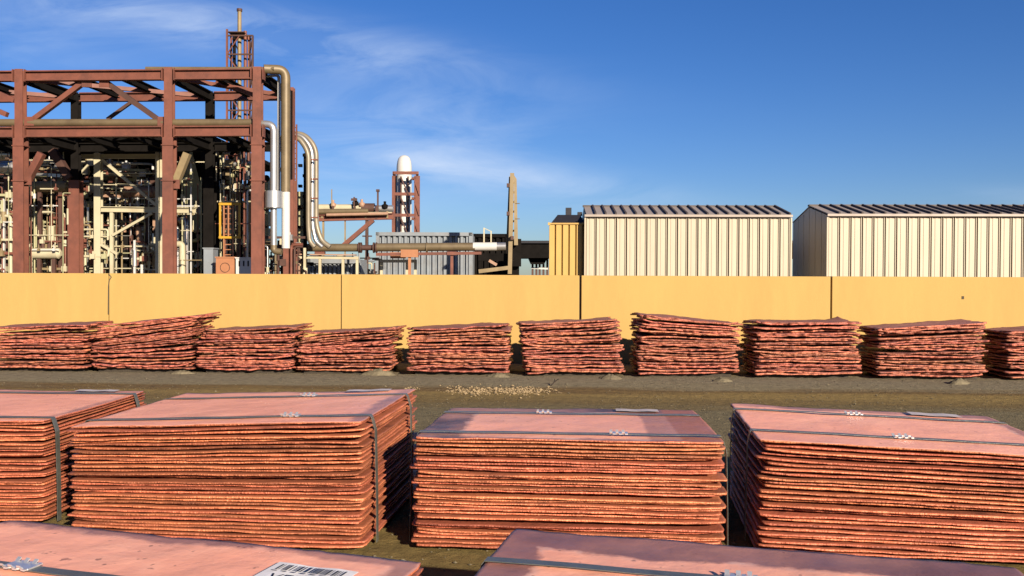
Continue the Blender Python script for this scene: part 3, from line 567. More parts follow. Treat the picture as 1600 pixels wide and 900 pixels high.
# ------------------------------------------------------------------ cream sheds
def shed(label, px0, px1, n, Y0, zE, zR, dep, gable_left=True, n_end=6):
    """gabled metal shed, long side to the camera, built of single wall and roof panels between dark seams"""
    p0, p1 = P(px0, 400, Y0, TW), P(px1, 400, Y0, TW); w = (p1-p0).length
    t = thing('storage_shed', label, 'shed', ((p0.x+p1.x)/2, (p0.y+p1.y)/2, 0), 'cream metal sheds behind the wall', -R(2.2))
    core = MB(); y0, y1 = .05, dep - .05; ym = dep/2
    core.add([(-w/2+.05, y0, 0), (w/2-.05, y0, 0), (w/2-.05, y1, 0), (-w/2+.05, y1, 0), (-w/2+.05, y0, zE-.05), (w/2-.05, y0, zE-.05), (w/2-.05, y1, zE-.05), (-w/2+.05, y1, zE-.05), (-w/2+.05, ym, zR-.06), (w/2-.05, ym, zR-.06)],
             [(0, 1, 5, 4), (2, 3, 7, 6), (1, 2, 6, 9, 5), (3, 0, 4, 8, 7), (4, 5, 9, 8), (6, 7, 8, 9), (3, 2, 1, 0)])
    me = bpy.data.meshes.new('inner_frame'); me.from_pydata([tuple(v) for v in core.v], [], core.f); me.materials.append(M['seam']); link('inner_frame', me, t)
    s = w/n; pm = bpy.data.meshes.new('wall_panel'); hw = s/2 - .022
    # panel section: two shallow stiffening folds between raised lips
    pr = [(-hw, .02), (-hw, -.035), (-hw+.02, -.035), (-hw+.04, 0), (-.06, 0), (-.045, -.012), (.045, -.012), (.06, 0), (hw-.04, 0), (hw-.02, -.035), (hw, -.035), (hw, .02)]
    vs = [(x, y, z) for z in (0, zE-.02) for x, y in pr]; k = len(pr)
    pm.from_pydata(vs, [], [(i, i+1, k+i+1, k+i) for i in range(k-1)] + [(0, k, 2*k-1, k-1)]); pm.materials.append(M['cream'])
    for i in range(n):
        o = link('wall_panel', pm, t); o.location = (-w/2 + s*(i+.5), .02 + rnd.uniform(-.004, .004), 0)
    se = dep/n_end
    for sd in (-1, 1):
        for i in range(n_end):
            ya, yb = i*se + .02, (i+1)*se - .02; f = lambda y: zE + (zR-zE)*(1 - abs(y-ym)/ym) - .03
            xx = sd*(w/2 - .03); ys = [ya, yb] if not (ya < ym < yb) else [ya, ym, yb]; b = MB()
            poly = [(xx, ya, 0)] + [(xx, yb, 0)] + [(xx, y, f(y)) for y in reversed(ys)]
            poly2 = [(x + sd*.03, y, z) for x, y, z in poly]; m_ = len(poly)
            b.add(poly + poly2, [tuple(range(m_)), tuple(range(2*m_-1, m_-1, -1))] + [(j, (j+1) % m_, m_+(j+1) % m_, m_+j) for j in range(m_)])
            me = bpy.data.meshes.new('end_panel'); me.from_pydata([tuple(v) for v in b.v], [], b.f); me.materials.append(M['cream']); link('end_panel', me, t)
    ov = .10; sl = math.atan2(zR-zE, ym); ln = math.hypot(ym+ov, (ym+ov)*math.tan(sl))
    rp = bpy.data.meshes.new('roof_panel'); b = MB(); b.box((0, ln/2, 0), (s-.02, ln, .03)); rp.from_pydata([tuple(v) for v in b.v], [], b.f); rp.materials.append(M['roof'])
    rb = bpy.data.meshes.new('roof_rib'); b = MB(); b.box((0, ln/2, .035), (.055, ln-.03, .075)); rb.from_pydata([tuple(v) for v in b.v], [], b.f); rb.materials.append(M['rib'])
    for sd in (0, 1):
        rt = (sl, 0, 0) if sd == 0 else (sl, 0, math.pi)
        y = -ov if sd == 0 else dep + ov; z = zE - ov*math.tan(sl) + .03
        for i in range(n):
            o = link('roof_panel', rp, t); o.location = (-w/2 + s*(i+.5), y, z); o.rotation_euler = rt
        if sd == 0:
            for i in range(n):
                o = link('roof_rib', rb, t); o.location = (-w/2 + s*(i+1) - .02, y+.01, z+.004); o.rotation_euler = rt
    local_box('ridge_cap', 'rib', t, (0, ym, zR+.045), (w+.06, .22, .06)); local_box('eave_trim', 'roof', t, (0, -ov-.012, zE-.012), (w+.10, .03, .075))
    local_box('eave_painted_shade', 'rib', t, (0, -.035, zE-.045), (w+.02, .05, .03))  # dark bar standing in for the shade under the eave
    for x in (-w/2-.025, w/2+.025): local_box('corner_trim', 'cream', t, (x, .0, (zE-.07)/2), (.05, .10, zE-.07))
    return t
def zat(px, py, Y0): return P(px, py, Y0, TW).z
shed('cream ribbed metal shed in the centre with a dark ribbed roof', 915, 1234, 20, 30.0, zat(1074, 337, 30), zat(1074, 324.5, 32.0), 4.0)
shed('cream ribbed metal shed at right, its shaded gable end facing left', 1293, 1725, 24, 29.8, zat(1450, 336, 29.8), zat(1450, 323.5, 31.9), 4.2)

# yellow corrugated hut squeezed in left of the cream shed
p0, p1 = P(858, 400, 30.3, TW), P(911.5, 400, 30.3, TW)
yh = thing('yellow_hut', 'bright yellow corrugated hut with a dark hipped roof and flue', 'hut', (p0.x, p0.y, 0), rz=-R(2.2))
w = (p1-p0).length; zt = P(880, 349, 30.3, TW).z; b = MB(); pr = []
for k in range(5):
    x = k*w/5; pr += [(x, 0), (x + w/5*.74, 0), (x + w/5*.82, .09), (x + w/5*.93, .09)]
pr += [(w, 0)]; kk = len(pr); b.add([(x, y, z) for z in (0, zt) for x, y in pr], [(i, i+1, kk+i+1, kk+i) for i in range(kk-1)])
b.add([(0, 0, 0), (0, 3, 0), (0, 3, zt), (0, 0, zt), (w, 0, 0), (w, 3, 0), (w, 3, zt), (w, 0, zt)], [(0, 3, 2, 1), (4, 5, 6, 7), (1, 2, 6, 5)])
def lmesh(name, b, m, parent):
    me = bpy.data.meshes.new(name); me.from_pydata([tuple(v) for v in b.v], [], b.f); me.polygons.foreach_set('use_smooth', b.sm); me.materials.append(M[m]); return link(name, me, parent)
lmesh('corrugated_wall', b, 'yellow', yh)
b = MB(); z2 = zt + .32; b.add([(.05, -.05, zt), (w+.05, -.05, zt), (w+.05, 3.05, zt), (.05, 3.05, zt), (.28, .5, z2), (w-.1, .5, z2), (w-.1, 2.6, z2), (.28, 2.6, z2)], [(0, 1, 5, 4), (1, 2, 6, 5), (2, 3, 7, 6), (3, 0, 4, 7), (4, 5, 6, 7), (3, 2, 1, 0)])
rf = lmesh('roof', b, 'navy', yh)
b = MB(); b.box((.66, .8, z2+.12), (.20, .22, .28)); lmesh('flue', b, 'navy', rf)
b = MB(); b.box((1.05, .8, z2+.05), (.16, .3, .12)); lmesh('vent_box', b, 'navy', rf)
b = MB(); b.box((-.01, -.02, zt-.02), (.08, .07, .09)); b.box((w/2, -.02, zt-.01), (w, .05, .05)); lmesh('eave_trim', b, 'yellow', yh)

# ------------------------------------------------------------------ dark elevated gallery behind the sheds
gal = thing('conveyor_gallery', 'dark elevated conveyor gallery on legs seen left of the yellow hut', 'gallery', P(832, 500, 44, TW).xy.to_3d())
part('gallery_body', 'black', gal, lambda b: b.bar(P(800, 392, 44, TW), P(1262, 392, 44, TW), 2.2, .74))
part('gallery_roof', 'navy', gal, lambda b: b.bar(P(798, 379.5, 44, TW), P(1264, 379.5, 44, TW), 2.5, .12))
part('hopper', 'black', gal, lambda b: b.add([P(824, 402, 43.4, TW), P(856, 402, 43.4, TW), P(850, 413, 43.4, TW), P(829, 413, 43.4, TW), P(824, 402, 45, TW), P(856, 402, 45, TW), P(850, 413, 45, TW), P(829, 413, 45, TW)],
      [(0, 3, 2, 1), (4, 5, 6, 7), (0, 4, 7, 3), (1, 2, 6, 5), (3, 7, 6, 2), (0, 1, 5, 4)]))
for px in (832, 838, 843, 849, 855, 1030, 1241, 1246): part('leg', 'rustdark' if px < 900 else 'black', gal, lambda b, px=px: b.bar(P(px, 400, 44, TW), P(px, 400, 44, TW).xy.to_3d(), .10, .10))
part('cross_bar', 'white', gal, lambda b: b.bar(P(830, 419, 43.9, TW), P(856, 420, 43.9, TW), .06, .08))
# ------------------------------------------------------------------ blue-grey container
TC = math.tan(R(1.0))
def corrugated(px0, px1, py0, Y0, dep, pitch_px, m, name, label, cat, endm):
    p0, p1 = P(px0, 400, Y0, TC), P(px1, 400, Y0, TC); w = (p1-p0).length; zt = P(px0, py0, Y0, TC).z
    t = thing(name, label, cat, (p0.x, p0.y, 0), rz=-R(1.0)); n = int((px1-px0)/pitch_px); s = w/n; pr = []
    for k in range(n): x = k*s; pr += [(x, 0), (x+s*.42, 0), (x+s*.56, .10), (x+s*.86, .10)]
    pr += [(w, 0)]; kk = len(pr); b = MB(); b.add([(x, y, z) for z in (.12, zt-.1) for x, y in pr], [(i, i+1, kk+i+1, kk+i) for i in range(kk-1)]); lmesh('side_wall', b, m, t)
    b = MB(); b.box((w/2, dep/2, zt-.05), (w, dep, .10)); lmesh('roof', b, m, t)
    b = MB(); b.box((w/2, -.02, zt-.06), (w+.05, .08, .13)); lmesh('rail', b, m, t)
    b = MB(); b.box((w/2, .02, .06), (w, .10, .14)); lmesh('rail', b, m, t)
    for x in (.05, w-.05):
        b = MB(); b.box((x, -.01, zt/2), (.12, .10, zt)); lmesh('corner_post', b, m, t)
    b = MB(); b.box((w+.0, dep/2, zt/2), (.06, dep-.1, zt-.2)); b.box((0, dep/2, zt/2), (.06, dep-.1, zt-.2)); b.box((w/2, dep-.03, zt/2), (w, .06, zt-.2)); lmesh('end_wall', b, endm, t)
    return t
corrugated(588, 737, 363, 33, 2.4, 8.6, 'bluegrey', 'shipping_container', 'blue grey corrugated container standing behind the long pipe', 'container', 'bluegrey')
corrugated(738, 794, 365.5, 34.2, 2.4, 9.0, 'black', 'dark_container', 'black container next to the blue grey one, behind the mast', 'container', 'black')
corrugated(480, 562, 405, 27.5, 1.2, 6.5, 'bluegrey', 'cooler_unit', 'low pale grey finned cooler just above the wall, below the long pipe', 'cooler', 'bluegrey')

# ------------------------------------------------------------------ tan mast
ms = thing('steel_mast', 'tall tapering tan steel mast left of the yellow hut', 'mast', P(797, 500, 29, 0).xy.to_3d())
Q = lambda px, py, Y=29.0: P(px, py, Y, 0)
part('rear_leg', 'tan', ms, lambda b: b.add([Q(790.5, 384, 29.3), Q(796, 384, 29.3), Q(798.5, 276, 29.3), Q(794.5, 276, 29.3), Q(790.5, 384, 29.5), Q(796, 384, 29.5), Q(798.5, 276, 29.5), Q(794.5, 276, 29.5)], [(0, 1, 2, 3), (7, 6, 5, 4), (0, 3, 7, 4), (1, 5, 6, 2), (3, 2, 6, 7)]))
part('front_leg', 'tanlight', ms, lambda b: b.ibeam(Q(796.5, 428), Q(799.5, 271), .13, .16, (0, 1, 0)))
part('side_leg', 'tanlight', ms, lambda b: b.add([Q(803, 383), Q(809, 383), Q(806.5, 280), Q(802.5, 274), Q(803, 383, 29.25), Q(809, 383, 29.25), Q(806.5, 280, 29.25), Q(802.5, 274, 29.25)], [(0, 1, 2, 3), (7, 6, 5, 4), (0, 3, 7, 4), (1, 5, 6, 2), (3, 2, 6, 7)]))
for k in range(7): part('lacing_bar', 'tan', ms, lambda b: b.bar(Q(792.5 + k*.45, 380 - 15*k, 29.35), Q(805.5, 380 - 15*k - 6, 29.15), .05, .05))
for py in (290, 334, 372): part('bracket', 'rustdark', ms, lambda b, py=py: b.box(Q(793.5 if py < 350 else 800, py, 28.9), (.10, .2, .12)))
for py in (318, 342): part('step_bolt', 'tan', ms, lambda b, py=py: b.tube(Q(805, py), Q(811.5, py), .015, seg=6))
part('boom', 'tanlight', ms, lambda b: b.bar(Q(748, 424, 28.6), Q(797, 418, 28.6), .14, .12))
part('boom_stay', 'pink', ms, lambda b: b.bar(Q(764, 407, 28.7), Q(776, 414, 28.7), .06, .09))
part('winch', 'black', ms, lambda b: (b.box(Q(806, 395, 29.6), (.34, .5, .9)), b.box(Q(770, 402, 29.4), (.95, .4, .24)), b.box(Q(804, 415, 29.8), (.30, .3, .7))))

# ------------------------------------------------------------------ long ground pipe
lp = thing('long_pipe', 'long brown lagged pipe running level above the wall from plant to mast', 'pipe', P(610, 500, 26, TC).xy.to_3d())
L1 = lambda px, py: P(px, py, 26.0, TC)
part('pipe_run', 'tan', lp, lambda b: b.tube(L1(436, 387), L1(560, 387), .115, seg=16))
part('pipe_run', 'tan', lp, lambda b: b.tube(L1(588, 386.5), L1(742, 385.5), .12, seg=16))
part('white_sleeve', 'white', lp, lambda b: b.tube(L1(739, 385.3), L1(776, 385.2), .122, seg=16))
part('silver_end', 'silver', lp, lambda b: b.tube(L1(776, 385.2), L1(790, 385), .112, seg=16))
part('valve_body', 'rustdark', lp, lambda b: (b.tube(L1(560, 387), L1(588, 387), .08, seg=12), b.tube(L1(573, 387), L1(573, 368), .035, seg=8), b.tube(L1(566, 369), L1(581, 369), .02, seg=8)))
for px in (561, 564, 584, 588, 667): part('flange', 'rustdark' if px != 667 else 'tan', lp, lambda b, px=px: b.tube(L1(px-1, 387), L1(px+1, 387), .155, seg=16))
for px in (500, 640, 706): part('support_post', 'rust' if px != 640 else 'orange', lp, lambda b, px=px: (b.bar(L1(px, 394), L1(px, 432), .08, .08), b.box(L1(px, 396), (.28 if px != 640 else .5, .2, .10 if px != 640 else .22))))
part('support_beam', 'rust', lp, lambda b: b.bar(L1(588, 397.5), L1(752, 395.5), .14, .08))
part('instrument_post', 'creamsteel', lp, lambda b: (b.bar(L1(756, 380), L1(756, 357), .04, .04), b.bar(L1(767, 380), L1(767, 361), .035, .035), b.bar(L1(755, 356), L1(768, 362), .02, .02)))
rk = thing('pipe_trestle', 'low cream steel trestle under the left half of the long pipe', 'trestle', P(480, 500, 25.2, TC).xy.to_3d())
L2 = lambda px, py: P(px, py, 25.2, TC)
part('top_rail', 'creamsteel', rk, lambda b: b.bar(L2(405, 401), L2(560, 403), .1, .08)); part('deck', 'pink', rk, lambda b: b.bar(L2(470, 397.5), L2(556, 398.5), .3, .03))
for px in (411, 452, 500, 536, 558): part('post', 'creamsteel', rk, lambda b, px=px: b.bar(L2(px, 402), L2(px, 440), .07, .07))
for k, (px, c) in enumerate(((420, 'rust'), (428, 'creamsteel'), (437, 'black'), (446, 'tan'), (462, 'pink'), (474, 'black'))):
    part('stub_pipe', c, rk, lambda b, px=px, k=k: b.pipe([L2(px, 436) + Vector((0, .3, 0)), L2(px, 408 + 2*(k % 3)) + Vector((0, .3, 0)), L2(px + 9, 408 + 2*(k % 3)) + Vector((0, .5, 0))], .05, .08, 8))
part('sill_rail', 'creamsteel', rk, lambda b: b.bar(L2(405, 413), L2(470, 414), .05, .05))
fr = thing('cream_portal_frame', 'small cream steel portal frame standing in front of the container', 'frame', P(625, 500, 27, TC).xy.to_3d())
L3 = lambda px, py: P(px, py, 27, TC)
part('lintel', 'creamsteel', fr, lambda b: b.bar(L3(594, 408), L3(651, 408), .11, .09))
for px in (596, 636, 649): part('post', 'creamsteel', fr, lambda b, px=px: b.bar(L3(px, 408), L3(px, 440), .08, .08))
part('bracket_box', 'orange', fr, lambda b: b.box(L3(622, 399), (.45, .2, .18)))
lc = thing('louvre_cabinet', 'grey louvred cabinet low behind the wall beside the portal frame', 'cabinet', P(720, 500, 30, TC).xy.to_3d())
L4 = lambda px, py: P(px, py, 30, TC)
part('cabinet_body', 'bluegrey', lc, lambda b: b.box((L4(578, 418).x, 30.2, .55), (1.1, .6, 1.14)))
for k in range(6): part('slat', 'silver', lc, lambda b, k=k: b.box((L4(568 + 4*k, 418).x, 29.88, .62), (.05, .05, .9)))

# ------------------------------------------------------------------ pipe bridge and white dome column
pb = thing('pipe_bridge', 'rusty truss pipe bridge leading to the white domed column', 'pipe bridge', P(556, 500, 34, 0).xy.to_3d())
B1 = lambda px, py, Y=34.0: P(px, py, Y, 0)
part('lower_chord', 'rust', pb, lambda b: b.ibeam(B1(498, 341), B1(614, 338), .2, .24)); part('upper_chord', 'creamsteel', pb, lambda b: b.bar(B1(498, 334), B1(612, 333), .12, .08))
part('pipe', 'creamsteel', pb, lambda b: b.tube(B1(498, 325, 34.3), B1(566, 325, 34.3), .14)); part('pipe', 'tan', pb, lambda b: b.tube(B1(498, 331, 33.9), B1(575, 330, 33.9), .10)); part('pipe', 'rustdark', pb, lambda b: b.tube(B1(566, 325.5, 34.3), B1(585, 325.5, 34.3), .19))
part('pipe', 'silver', pb, lambda b: b.tube(B1(585, 326, 34.3), B1(614, 326, 34.3), .13)); part('pipe', 'pink', pb, lambda b: b.tube(B1(510, 336, 33.8), B1(606, 334, 33.8), .06))
for k in range(7): part('stanchion', 'rustdark' if k % 2 else 'tanlight', pb, lambda b, k=k: b.bar(B1(503+17*k, 341), B1(503+17*k, 322 if k % 2 else 330), .07, .07))
for k, (px, py) in enumerate(((520, 322), (555, 319), (565, 321), (601, 324))): part('valve', 'black' if k % 2 else 'pink', pb, lambda b, px=px, py=py: b.lathe(B1(px, py+3, 34.2), [(.06, 0), (.12, .03), (.12, .16), (.05, .2), (.05, .3)], 8))
part('brace', 'rust', pb, lambda b: b.bar(B1(536, 384), B1(583, 344), .17, .16)); part('column', 'rustdark', pb, lambda b: b.bar(B1(573, 344), B1(573, 440), .11, .11)); part('column', 'tanlight', pb, lambda b: b.bar(B1(505, 344), B1(505, 440), .07, .07)); part('column', 'tanlight', pb, lambda b: b.bar(B1(539, 343), B1(539, 440), .05, .05))
part('vent_post', 'tanlight', pb, lambda b: b.bar(B1(518, 322), B1(518, 296), .035, .035)); part('lamp_post', 'rustdark', pb, lambda b: (b.bar(B1(590, 340), B1(590, 298), .06, .06), b.box(B1(590, 298), (.12, .12, .09)))); part('vent_post', 'rustdark', pb, lambda b: (b.bar(B1(553, 322), B1(553, 308), .05, .05), b.box(B1(553, 312), (.22, .1, .09))))
Yd = 38.0; D1 = lambda px, py, Y=Yd: P(px, py, Y, 0)
dc = thing('domed_column', 'white round topped process column standing inside the red frame', 'column', D1(631, 500).xy.to_3d())
zt = D1(631, 243).z; rr_ = 11.8/F*Yd
part('shell', 'white', dc, lambda b: b.lathe(D1(631, 500).xy.to_3d(), [(rr_, 0), (rr_, zt-.62), (rr_*.985, zt-.45), (rr_*.90, zt-.26), (rr_*.74, zt-.12), (rr_*.50, zt-.04), (rr_*.2, zt-.005), (.01, zt)], 28))
for k, px in enumerate((626, 637)): part('side_pipe', 'rustdark', dc, lambda b, px=px: b.tube(D1(px, 276, Yd-.42), D1(px, 362, Yd-.42), .035, seg=8))
fr2 = thing('column_frame', 'red oxide bolted steel frame around the white domed column', 'steel frame', D1(633, 500).xy.to_3d())
cx = [(614.5, 36.9), (652, 36.9), (618, 39.1), (650, 39.1)]
for px, Y in cx: part('post', 'rust', fr2, lambda b, px=px, Y=Y: b.ibeam(D1(px, 275, Y), D1(px, 275, Y).xy.to_3d(), .12 if px < 640 else .18, .13, (0, 1, 0)))
for py in (275, 307, 339, 371):
    for (a, Ya), (c, Yc) in ((cx[0], cx[1]), (cx[2], cx[3]), (cx[0], cx[2]), (cx[1], cx[3])): part('rail', 'rust', fr2, lambda b, a=a, Ya=Ya, c=c, Yc=Yc, py=py: b.bar(Vector((*D1(a, 400, Ya).xy, D1(a, py, Yd).z)), Vector((*D1(c, 400, Yc).xy, D1(a, py, Yd).z)), .09, .12))
for py in (275, 307, 339):
    part('brace', 'rustdark', fr2, lambda b, py=py: b.bar(D1(626, py+2, 36.85), D1(638, py+30, 36.85), .05, .05)); part('ladder_rail', 'rust', fr2, lambda b, py=py: b.bar(D1(646, py+2, 36.8), D1(655, py+30, 36.8), .05, .05))

# ------------------------------------------------------------------ the big red steel frame of the plant
TP = math.tan(R(3.4)); YF, YB = 21.4, 23.9
PF = lambda px, py, Y=YF: P(px, py, Y, TP)
def below(p): return Vector((p.x, p.y, 0))
sf = thing('plant_steel_frame', 'big red oxide steel frame of columns, beams and braces at upper left', 'steel frame', below(PF(220, 400)))
def backpx(px): # image column of the frame member straight behind the front one
    a = PF(px, 400); d = Vector((math.sin(R(3.4)), math.cos(R(3.4)), 0)); k = a + d*(YB-YF); return 800 + F*k.x/k.y
zT, zM = PF(265, 118).z, PF(265, 206).z
FRONT = {px: PF(px, 400) for px in (-200, 33, 265, 403)}; dv = Vector((math.sin(R(3.4)), math.cos(R(3.4)), 0))*(YB-YF)
def at(p, z): return Vector((p.x, p.y, z))
for px, p in FRONT.items():
    part('column', 'rust', sf, lambda b: (b.ibeam(at(p, 0), at(p, PF(265, 216).z), .26, .26, (0, 1, 0)))); part('column', 'rust', sf, lambda b: b.ibeam(at(p, PF(265, 216).z), at(p, zT+.16), .20, .20, (0, 1, 0)))
    part('splice_plate', 'rust', sf, lambda b: b.box(at(p, PF(265, 283).z), (.31, .31, .03))); part('splice_plate', 'rust', sf, lambda b: b.box(at(p, PF(265, 228).z), (.30, .30, .02)))
    q = p + dv
    part('rear_column', 'rust' if px != 265 else 'black', sf, lambda b: b.ibeam(at(q, 0), at(q, PF(265, 265).z), .28, .28, (0, 1, 0))); part('rear_column', 'black', sf, lambda b: b.ibeam(at(q, PF(265, 265).z), at(q, zT+.1), .20, .20, (0, 1, 0)))  # black lengths are frame steel with shade put into the colour
    part('cross_beam', 'black', sf, lambda b: b.ibeam(at(p, zT-.02) + dv*.05, at(q, zT-.02) - dv*.05, .16, .24)); part('cross_beam', 'black', sf, lambda b: b.ibeam(at(p, zM) + dv*.05, at(q, zM) - dv*.05, .16, .24))  # shaded undersides painted as black beams
ks = sorted(FRONT)
for a, c in zip(ks[:-1], ks[1:]):
    p, q = FRONT[a], FRONT[c]; e = (q-p).normalized()*.13
    for z, nm in ((zT, 'beam'), (zM, 'beam')):
        part(nm, 'rust', sf, lambda b: b.ibeam(at(p+e, z), at(q-e, z), .17, .25)); part('rear_beam', 'rust' if z == zT else 'black', sf, lambda b: b.ibeam(at(p+dv+e, z-.02), at(q+dv-e, z-.02), .17, .24))  # mid-level rear beam has its shade painted in black
    # roof joists and plan bracing between front and rear beams; the joists' black is painted shade
    for f in ((.33, .66) if c != 403 else (.5,)):
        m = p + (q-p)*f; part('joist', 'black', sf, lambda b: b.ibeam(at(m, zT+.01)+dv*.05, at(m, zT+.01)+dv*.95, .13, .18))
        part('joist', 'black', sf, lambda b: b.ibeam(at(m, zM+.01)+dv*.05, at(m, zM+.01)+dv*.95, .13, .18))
    part('plan_brace', 'rust', sf, lambda b: b.bar(at(p, zT-.05)+dv*.08+e, at(q, zT-.05)+dv*.92-e, .10, .10))
def fbrace(x0, y0, x1, y1, Y=YF+.12, w=.12, m='rust'): part('brace', m, sf, lambda b: b.bar(PF(x0, y0, Y), PF(x1, y1, Y), w, w))
for px, py in ((46, 190), (136, 130), (163, 130), (254, 190), (42, 282), (273, 288)): part('gusset_plate', 'rust', sf, lambda b: b.box(PF(px, py, YF+.04), (.24, .02, .22)))
for p in FRONT.values():
    for z in (zT, zM):
        for sg in (-1, 1): part('end_plate', 'rust', sf, lambda b: b.box(at(p, z) + Vector((.145*sg, -.02, 0)), (.02, .2, .30)))
fbrace(46, 193, 136, 126); fbrace(163, 127, 254, 192, m='rustdark'); fbrace(42, 284, 66, 240, w=.16, m='rust'); fbrace(273, 290, 293, 240, w=.16, m='tanlight'); fbrace(-110, 128, 12, 180, m='rust'); fbrace(24, 158, -40, 130)  # the brown brace carries painted shade, the red ones stand lit
fbrace(168, 187, 206, 160, YB-.1, .08, 'rustdark'); fbrace(205, 160, 252, 190, YB-.1, .08, 'rustdark'); fbrace(110, 280, 83, 235, YB-.1, .2, 'rustdark'); fbrace(338, 128, 398, 150, YF+.9, .1, 'rust')  # thick brown knee brace: shade put into its colour
for p in FRONT.values(): part('base_plate', 'concrete', sf, lambda b: b.box(at(p, .05), (.5, .5, .1)))

def prun(name, label, cat, pieces, base):
    t = thing(name, label, cat, below(base))
    for nm, m, pts, r0, bend in pieces: part(nm, m, t, lambda b: b.pipe(pts, r0, bend, 14, 7))
    return t
V = PF
prun('shelf_pipe', 'tan pipe lying on the middle beam, turning down as silver riser', 'pipe', [
    ('pipe_run', 'tan', [V(-40, 192.5, YF+.12), V(404, 192.5, YF+.12)], .095, 0), ('elbow', 'silver', [V(404, 194, YF+.12), V(427.5, 195, YF+.12), V(427.5, 300, YF+.12)], .088, .28),
    ('riser', 'silver', [V(427.5, 300, YF+.12), V(427.5, 384, YF+.12)], .075, 0), ('collar', 'silver', [V(427.5, 299, YF+.12), V(427.5, 325, YF+.12)], .215, 0),
    ('lower_elbow', 'tan', [V(427.5, 383, YF+.12), V(427.5, 392, YF+.12), V(440, 394, YF+.12)], .08, .1)], V(427, 400))
prun('roof_pipe', 'tan pipe along the frame top that bends down its right side', 'pipe', [
    ('pipe_run', 'tan', [V(228, 108, YF-.02), V(428, 108.5, YF+.1)], .045, 0), ('bend', 'tan', [V(412, 109, YF+.1), V(446, 110, YF+.3), V(446, 300, YF+.3)], .115, .22),
    ('clad_section', 'white', [V(446.5, 298, YF+.3), V(446.5, 388, YF+.3)], .10, 0)], V(446, 400))
prun('white_drop_pipe', 'slim white pipe dropping between the frame and the tan riser', 'pipe', [
    ('pipe_run', 'white', [V(404, 121, YF+.5), V(435.5, 118, YF+.5), V(435.5, 310, YF+.5)], .04, .1)], V(435, 400))
cp = thing('column_clamp', 'red rusty steel channel standing right of the tan riser', 'steel post', below(V(456, 400, 24)))
part('channel', 'rust', cp, lambda b: b.ibeam(V(455, 138, 24), at(V(455, 400, 24), 0), .16, .18, (0, 1, 0)))
part('ladder_rail', 'rust', cp, lambda b: b.bar(V(463, 195, 24.2), at(V(463, 400, 24.2), 0), .04, .04)); 
for k in range(24): part('rung', 'rustdark', cp, lambda b: b.bar(V(457, 200+8*k, 24.2), V(463, 200+8*k, 24.2), .025, .025))
ub = thing('arched_pipe_bundle', 'bundle of grey tan pipes arching over and down beside the plant', 'pipes', below(V(488, 400, 24.5)))
for k, (x, top, yy, m, r0) in enumerate(((481.5, 217, 24.3, 'greytan', .068), (487.5, 213, 24.55, 'silver', .06), (493.5, 211, 24.8, 'greytan', .075))):
    part('pipe', m, ub, lambda b: b.pipe([V(448, top-1, yy), V(466 + 4*k, top-2, yy), V(x, top + 20, yy), V(x, 352, yy), V(x + 2 + 3.5*k, 377, yy), V(x + 10 + 6*k, 386, yy)], r0, .38, 12, 8))
for py in (250, 280, 310, 340): part('clamp', 'rust', ub, lambda b, py=py: b.box(V(487.5, py, 24.35), (.30, .08, .035)))

# red lattice mast with the flue
TY = 27.5; G = lambda px, py, Y=TY: P(px, py, Y, TP)
lt = thing('lattice_flue_tower', 'slender red lattice tower carrying a pale flue above the plant roof', 'tower', below(G(374, 400)))
legs = [(354.5, TY-.35, 47), (394.5, TY-.35, 57), (361, TY+.55, 55), (390, TY+.55, 57)]
for k, (px, Y, top) in enumerate(legs): part('leg', 'rust' if k % 2 == 0 else 'rustdark', lt, lambda b: b.bar(G(px, top, Y), below(G(px, 400, Y)), .055, .055))
for j in range(12):
    y0, y1 = 57 + 29*j, 57 + 29*(j+1)
    part('ring', 'rustdark', lt, lambda b: [b.bar(G(a[0], y0, a[1]), G(c[0], y0, c[1]), .04, .045) for a, c in ((legs[0], legs[1]), (legs[1], legs[3]), (legs[3], legs[2]), (legs[2], legs[0]))])
    part('brace', 'rust', lt, lambda b: (b.bar(G(354.5, y0 if j % 2 else y1, TY-.35), G(374, y1 if j % 2 else y0, TY-.35), .03, .03), b.bar(G(361, y0, TY+.55), G(375, y1, TY+.55), .03, .03), b.bar(G(390, y1, TY+.55), G(394.5, y0, TY-.35), .03, .03)))
part('flue', 'tanlight', lt, lambda b: b.tube(G(374, 19, TY), below(G(374, 400, TY)), .062, seg=14)); part('flue_cap', 'rustdark', lt, lambda b: b.tube(G(374, 15.5, TY), G(374, 19.5, TY), .085, seg=14))
part('platform', 'rustdark', lt, lambda b: b.box(G(375, 57, TY+.1), (.5, .9, .025)))
for px, c in ((366, 'black'), (383, 'rust'), (388, 'rust')): part('service_pipe', c, lt, lambda b: b.tube(G(px, 50 if px == 383 else 57, TY-.1), below(G(px, 400, TY-.1)), .05 if px != 388 else .03, seg=10))

# back-of-plant hall, its inner shade painted as black surfaces
hl = thing('process_hall', 'open process hall, its shade painted black, filling the inside of the red frame', 'building', below(P(150, 400, 31, TP)))
U = lambda px, py, Y: P(px, py, Y, TP)
def slab(b, px0, px1, z0, z1, Y0, Y1):
    v = [at(U(px0, 400, Y0), z0), at(U(px1, 400, Y0), z0), at(U(px1, 400, Y0) + Vector((0, Y1-Y0, 0)), z0), at(U(px0, 400, Y0) + Vector((0, Y1-Y0, 0)), z0)]
    v += [p + Vector((0, 0, z1-z0)) for p in v]; b.add(v, [(3, 2, 1, 0), (4, 5, 6, 7), (0, 1, 5, 4), (1, 2, 6, 5), (2, 3, 7, 6), (3, 0, 4, 7)])
zr = U(150, 218, 25).z
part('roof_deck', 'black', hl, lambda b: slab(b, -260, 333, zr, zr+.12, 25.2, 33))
part('back_wall', 'black', hl, lambda b: slab(b, -180, 352, 0, zr-.003, 32.6, 32.8))
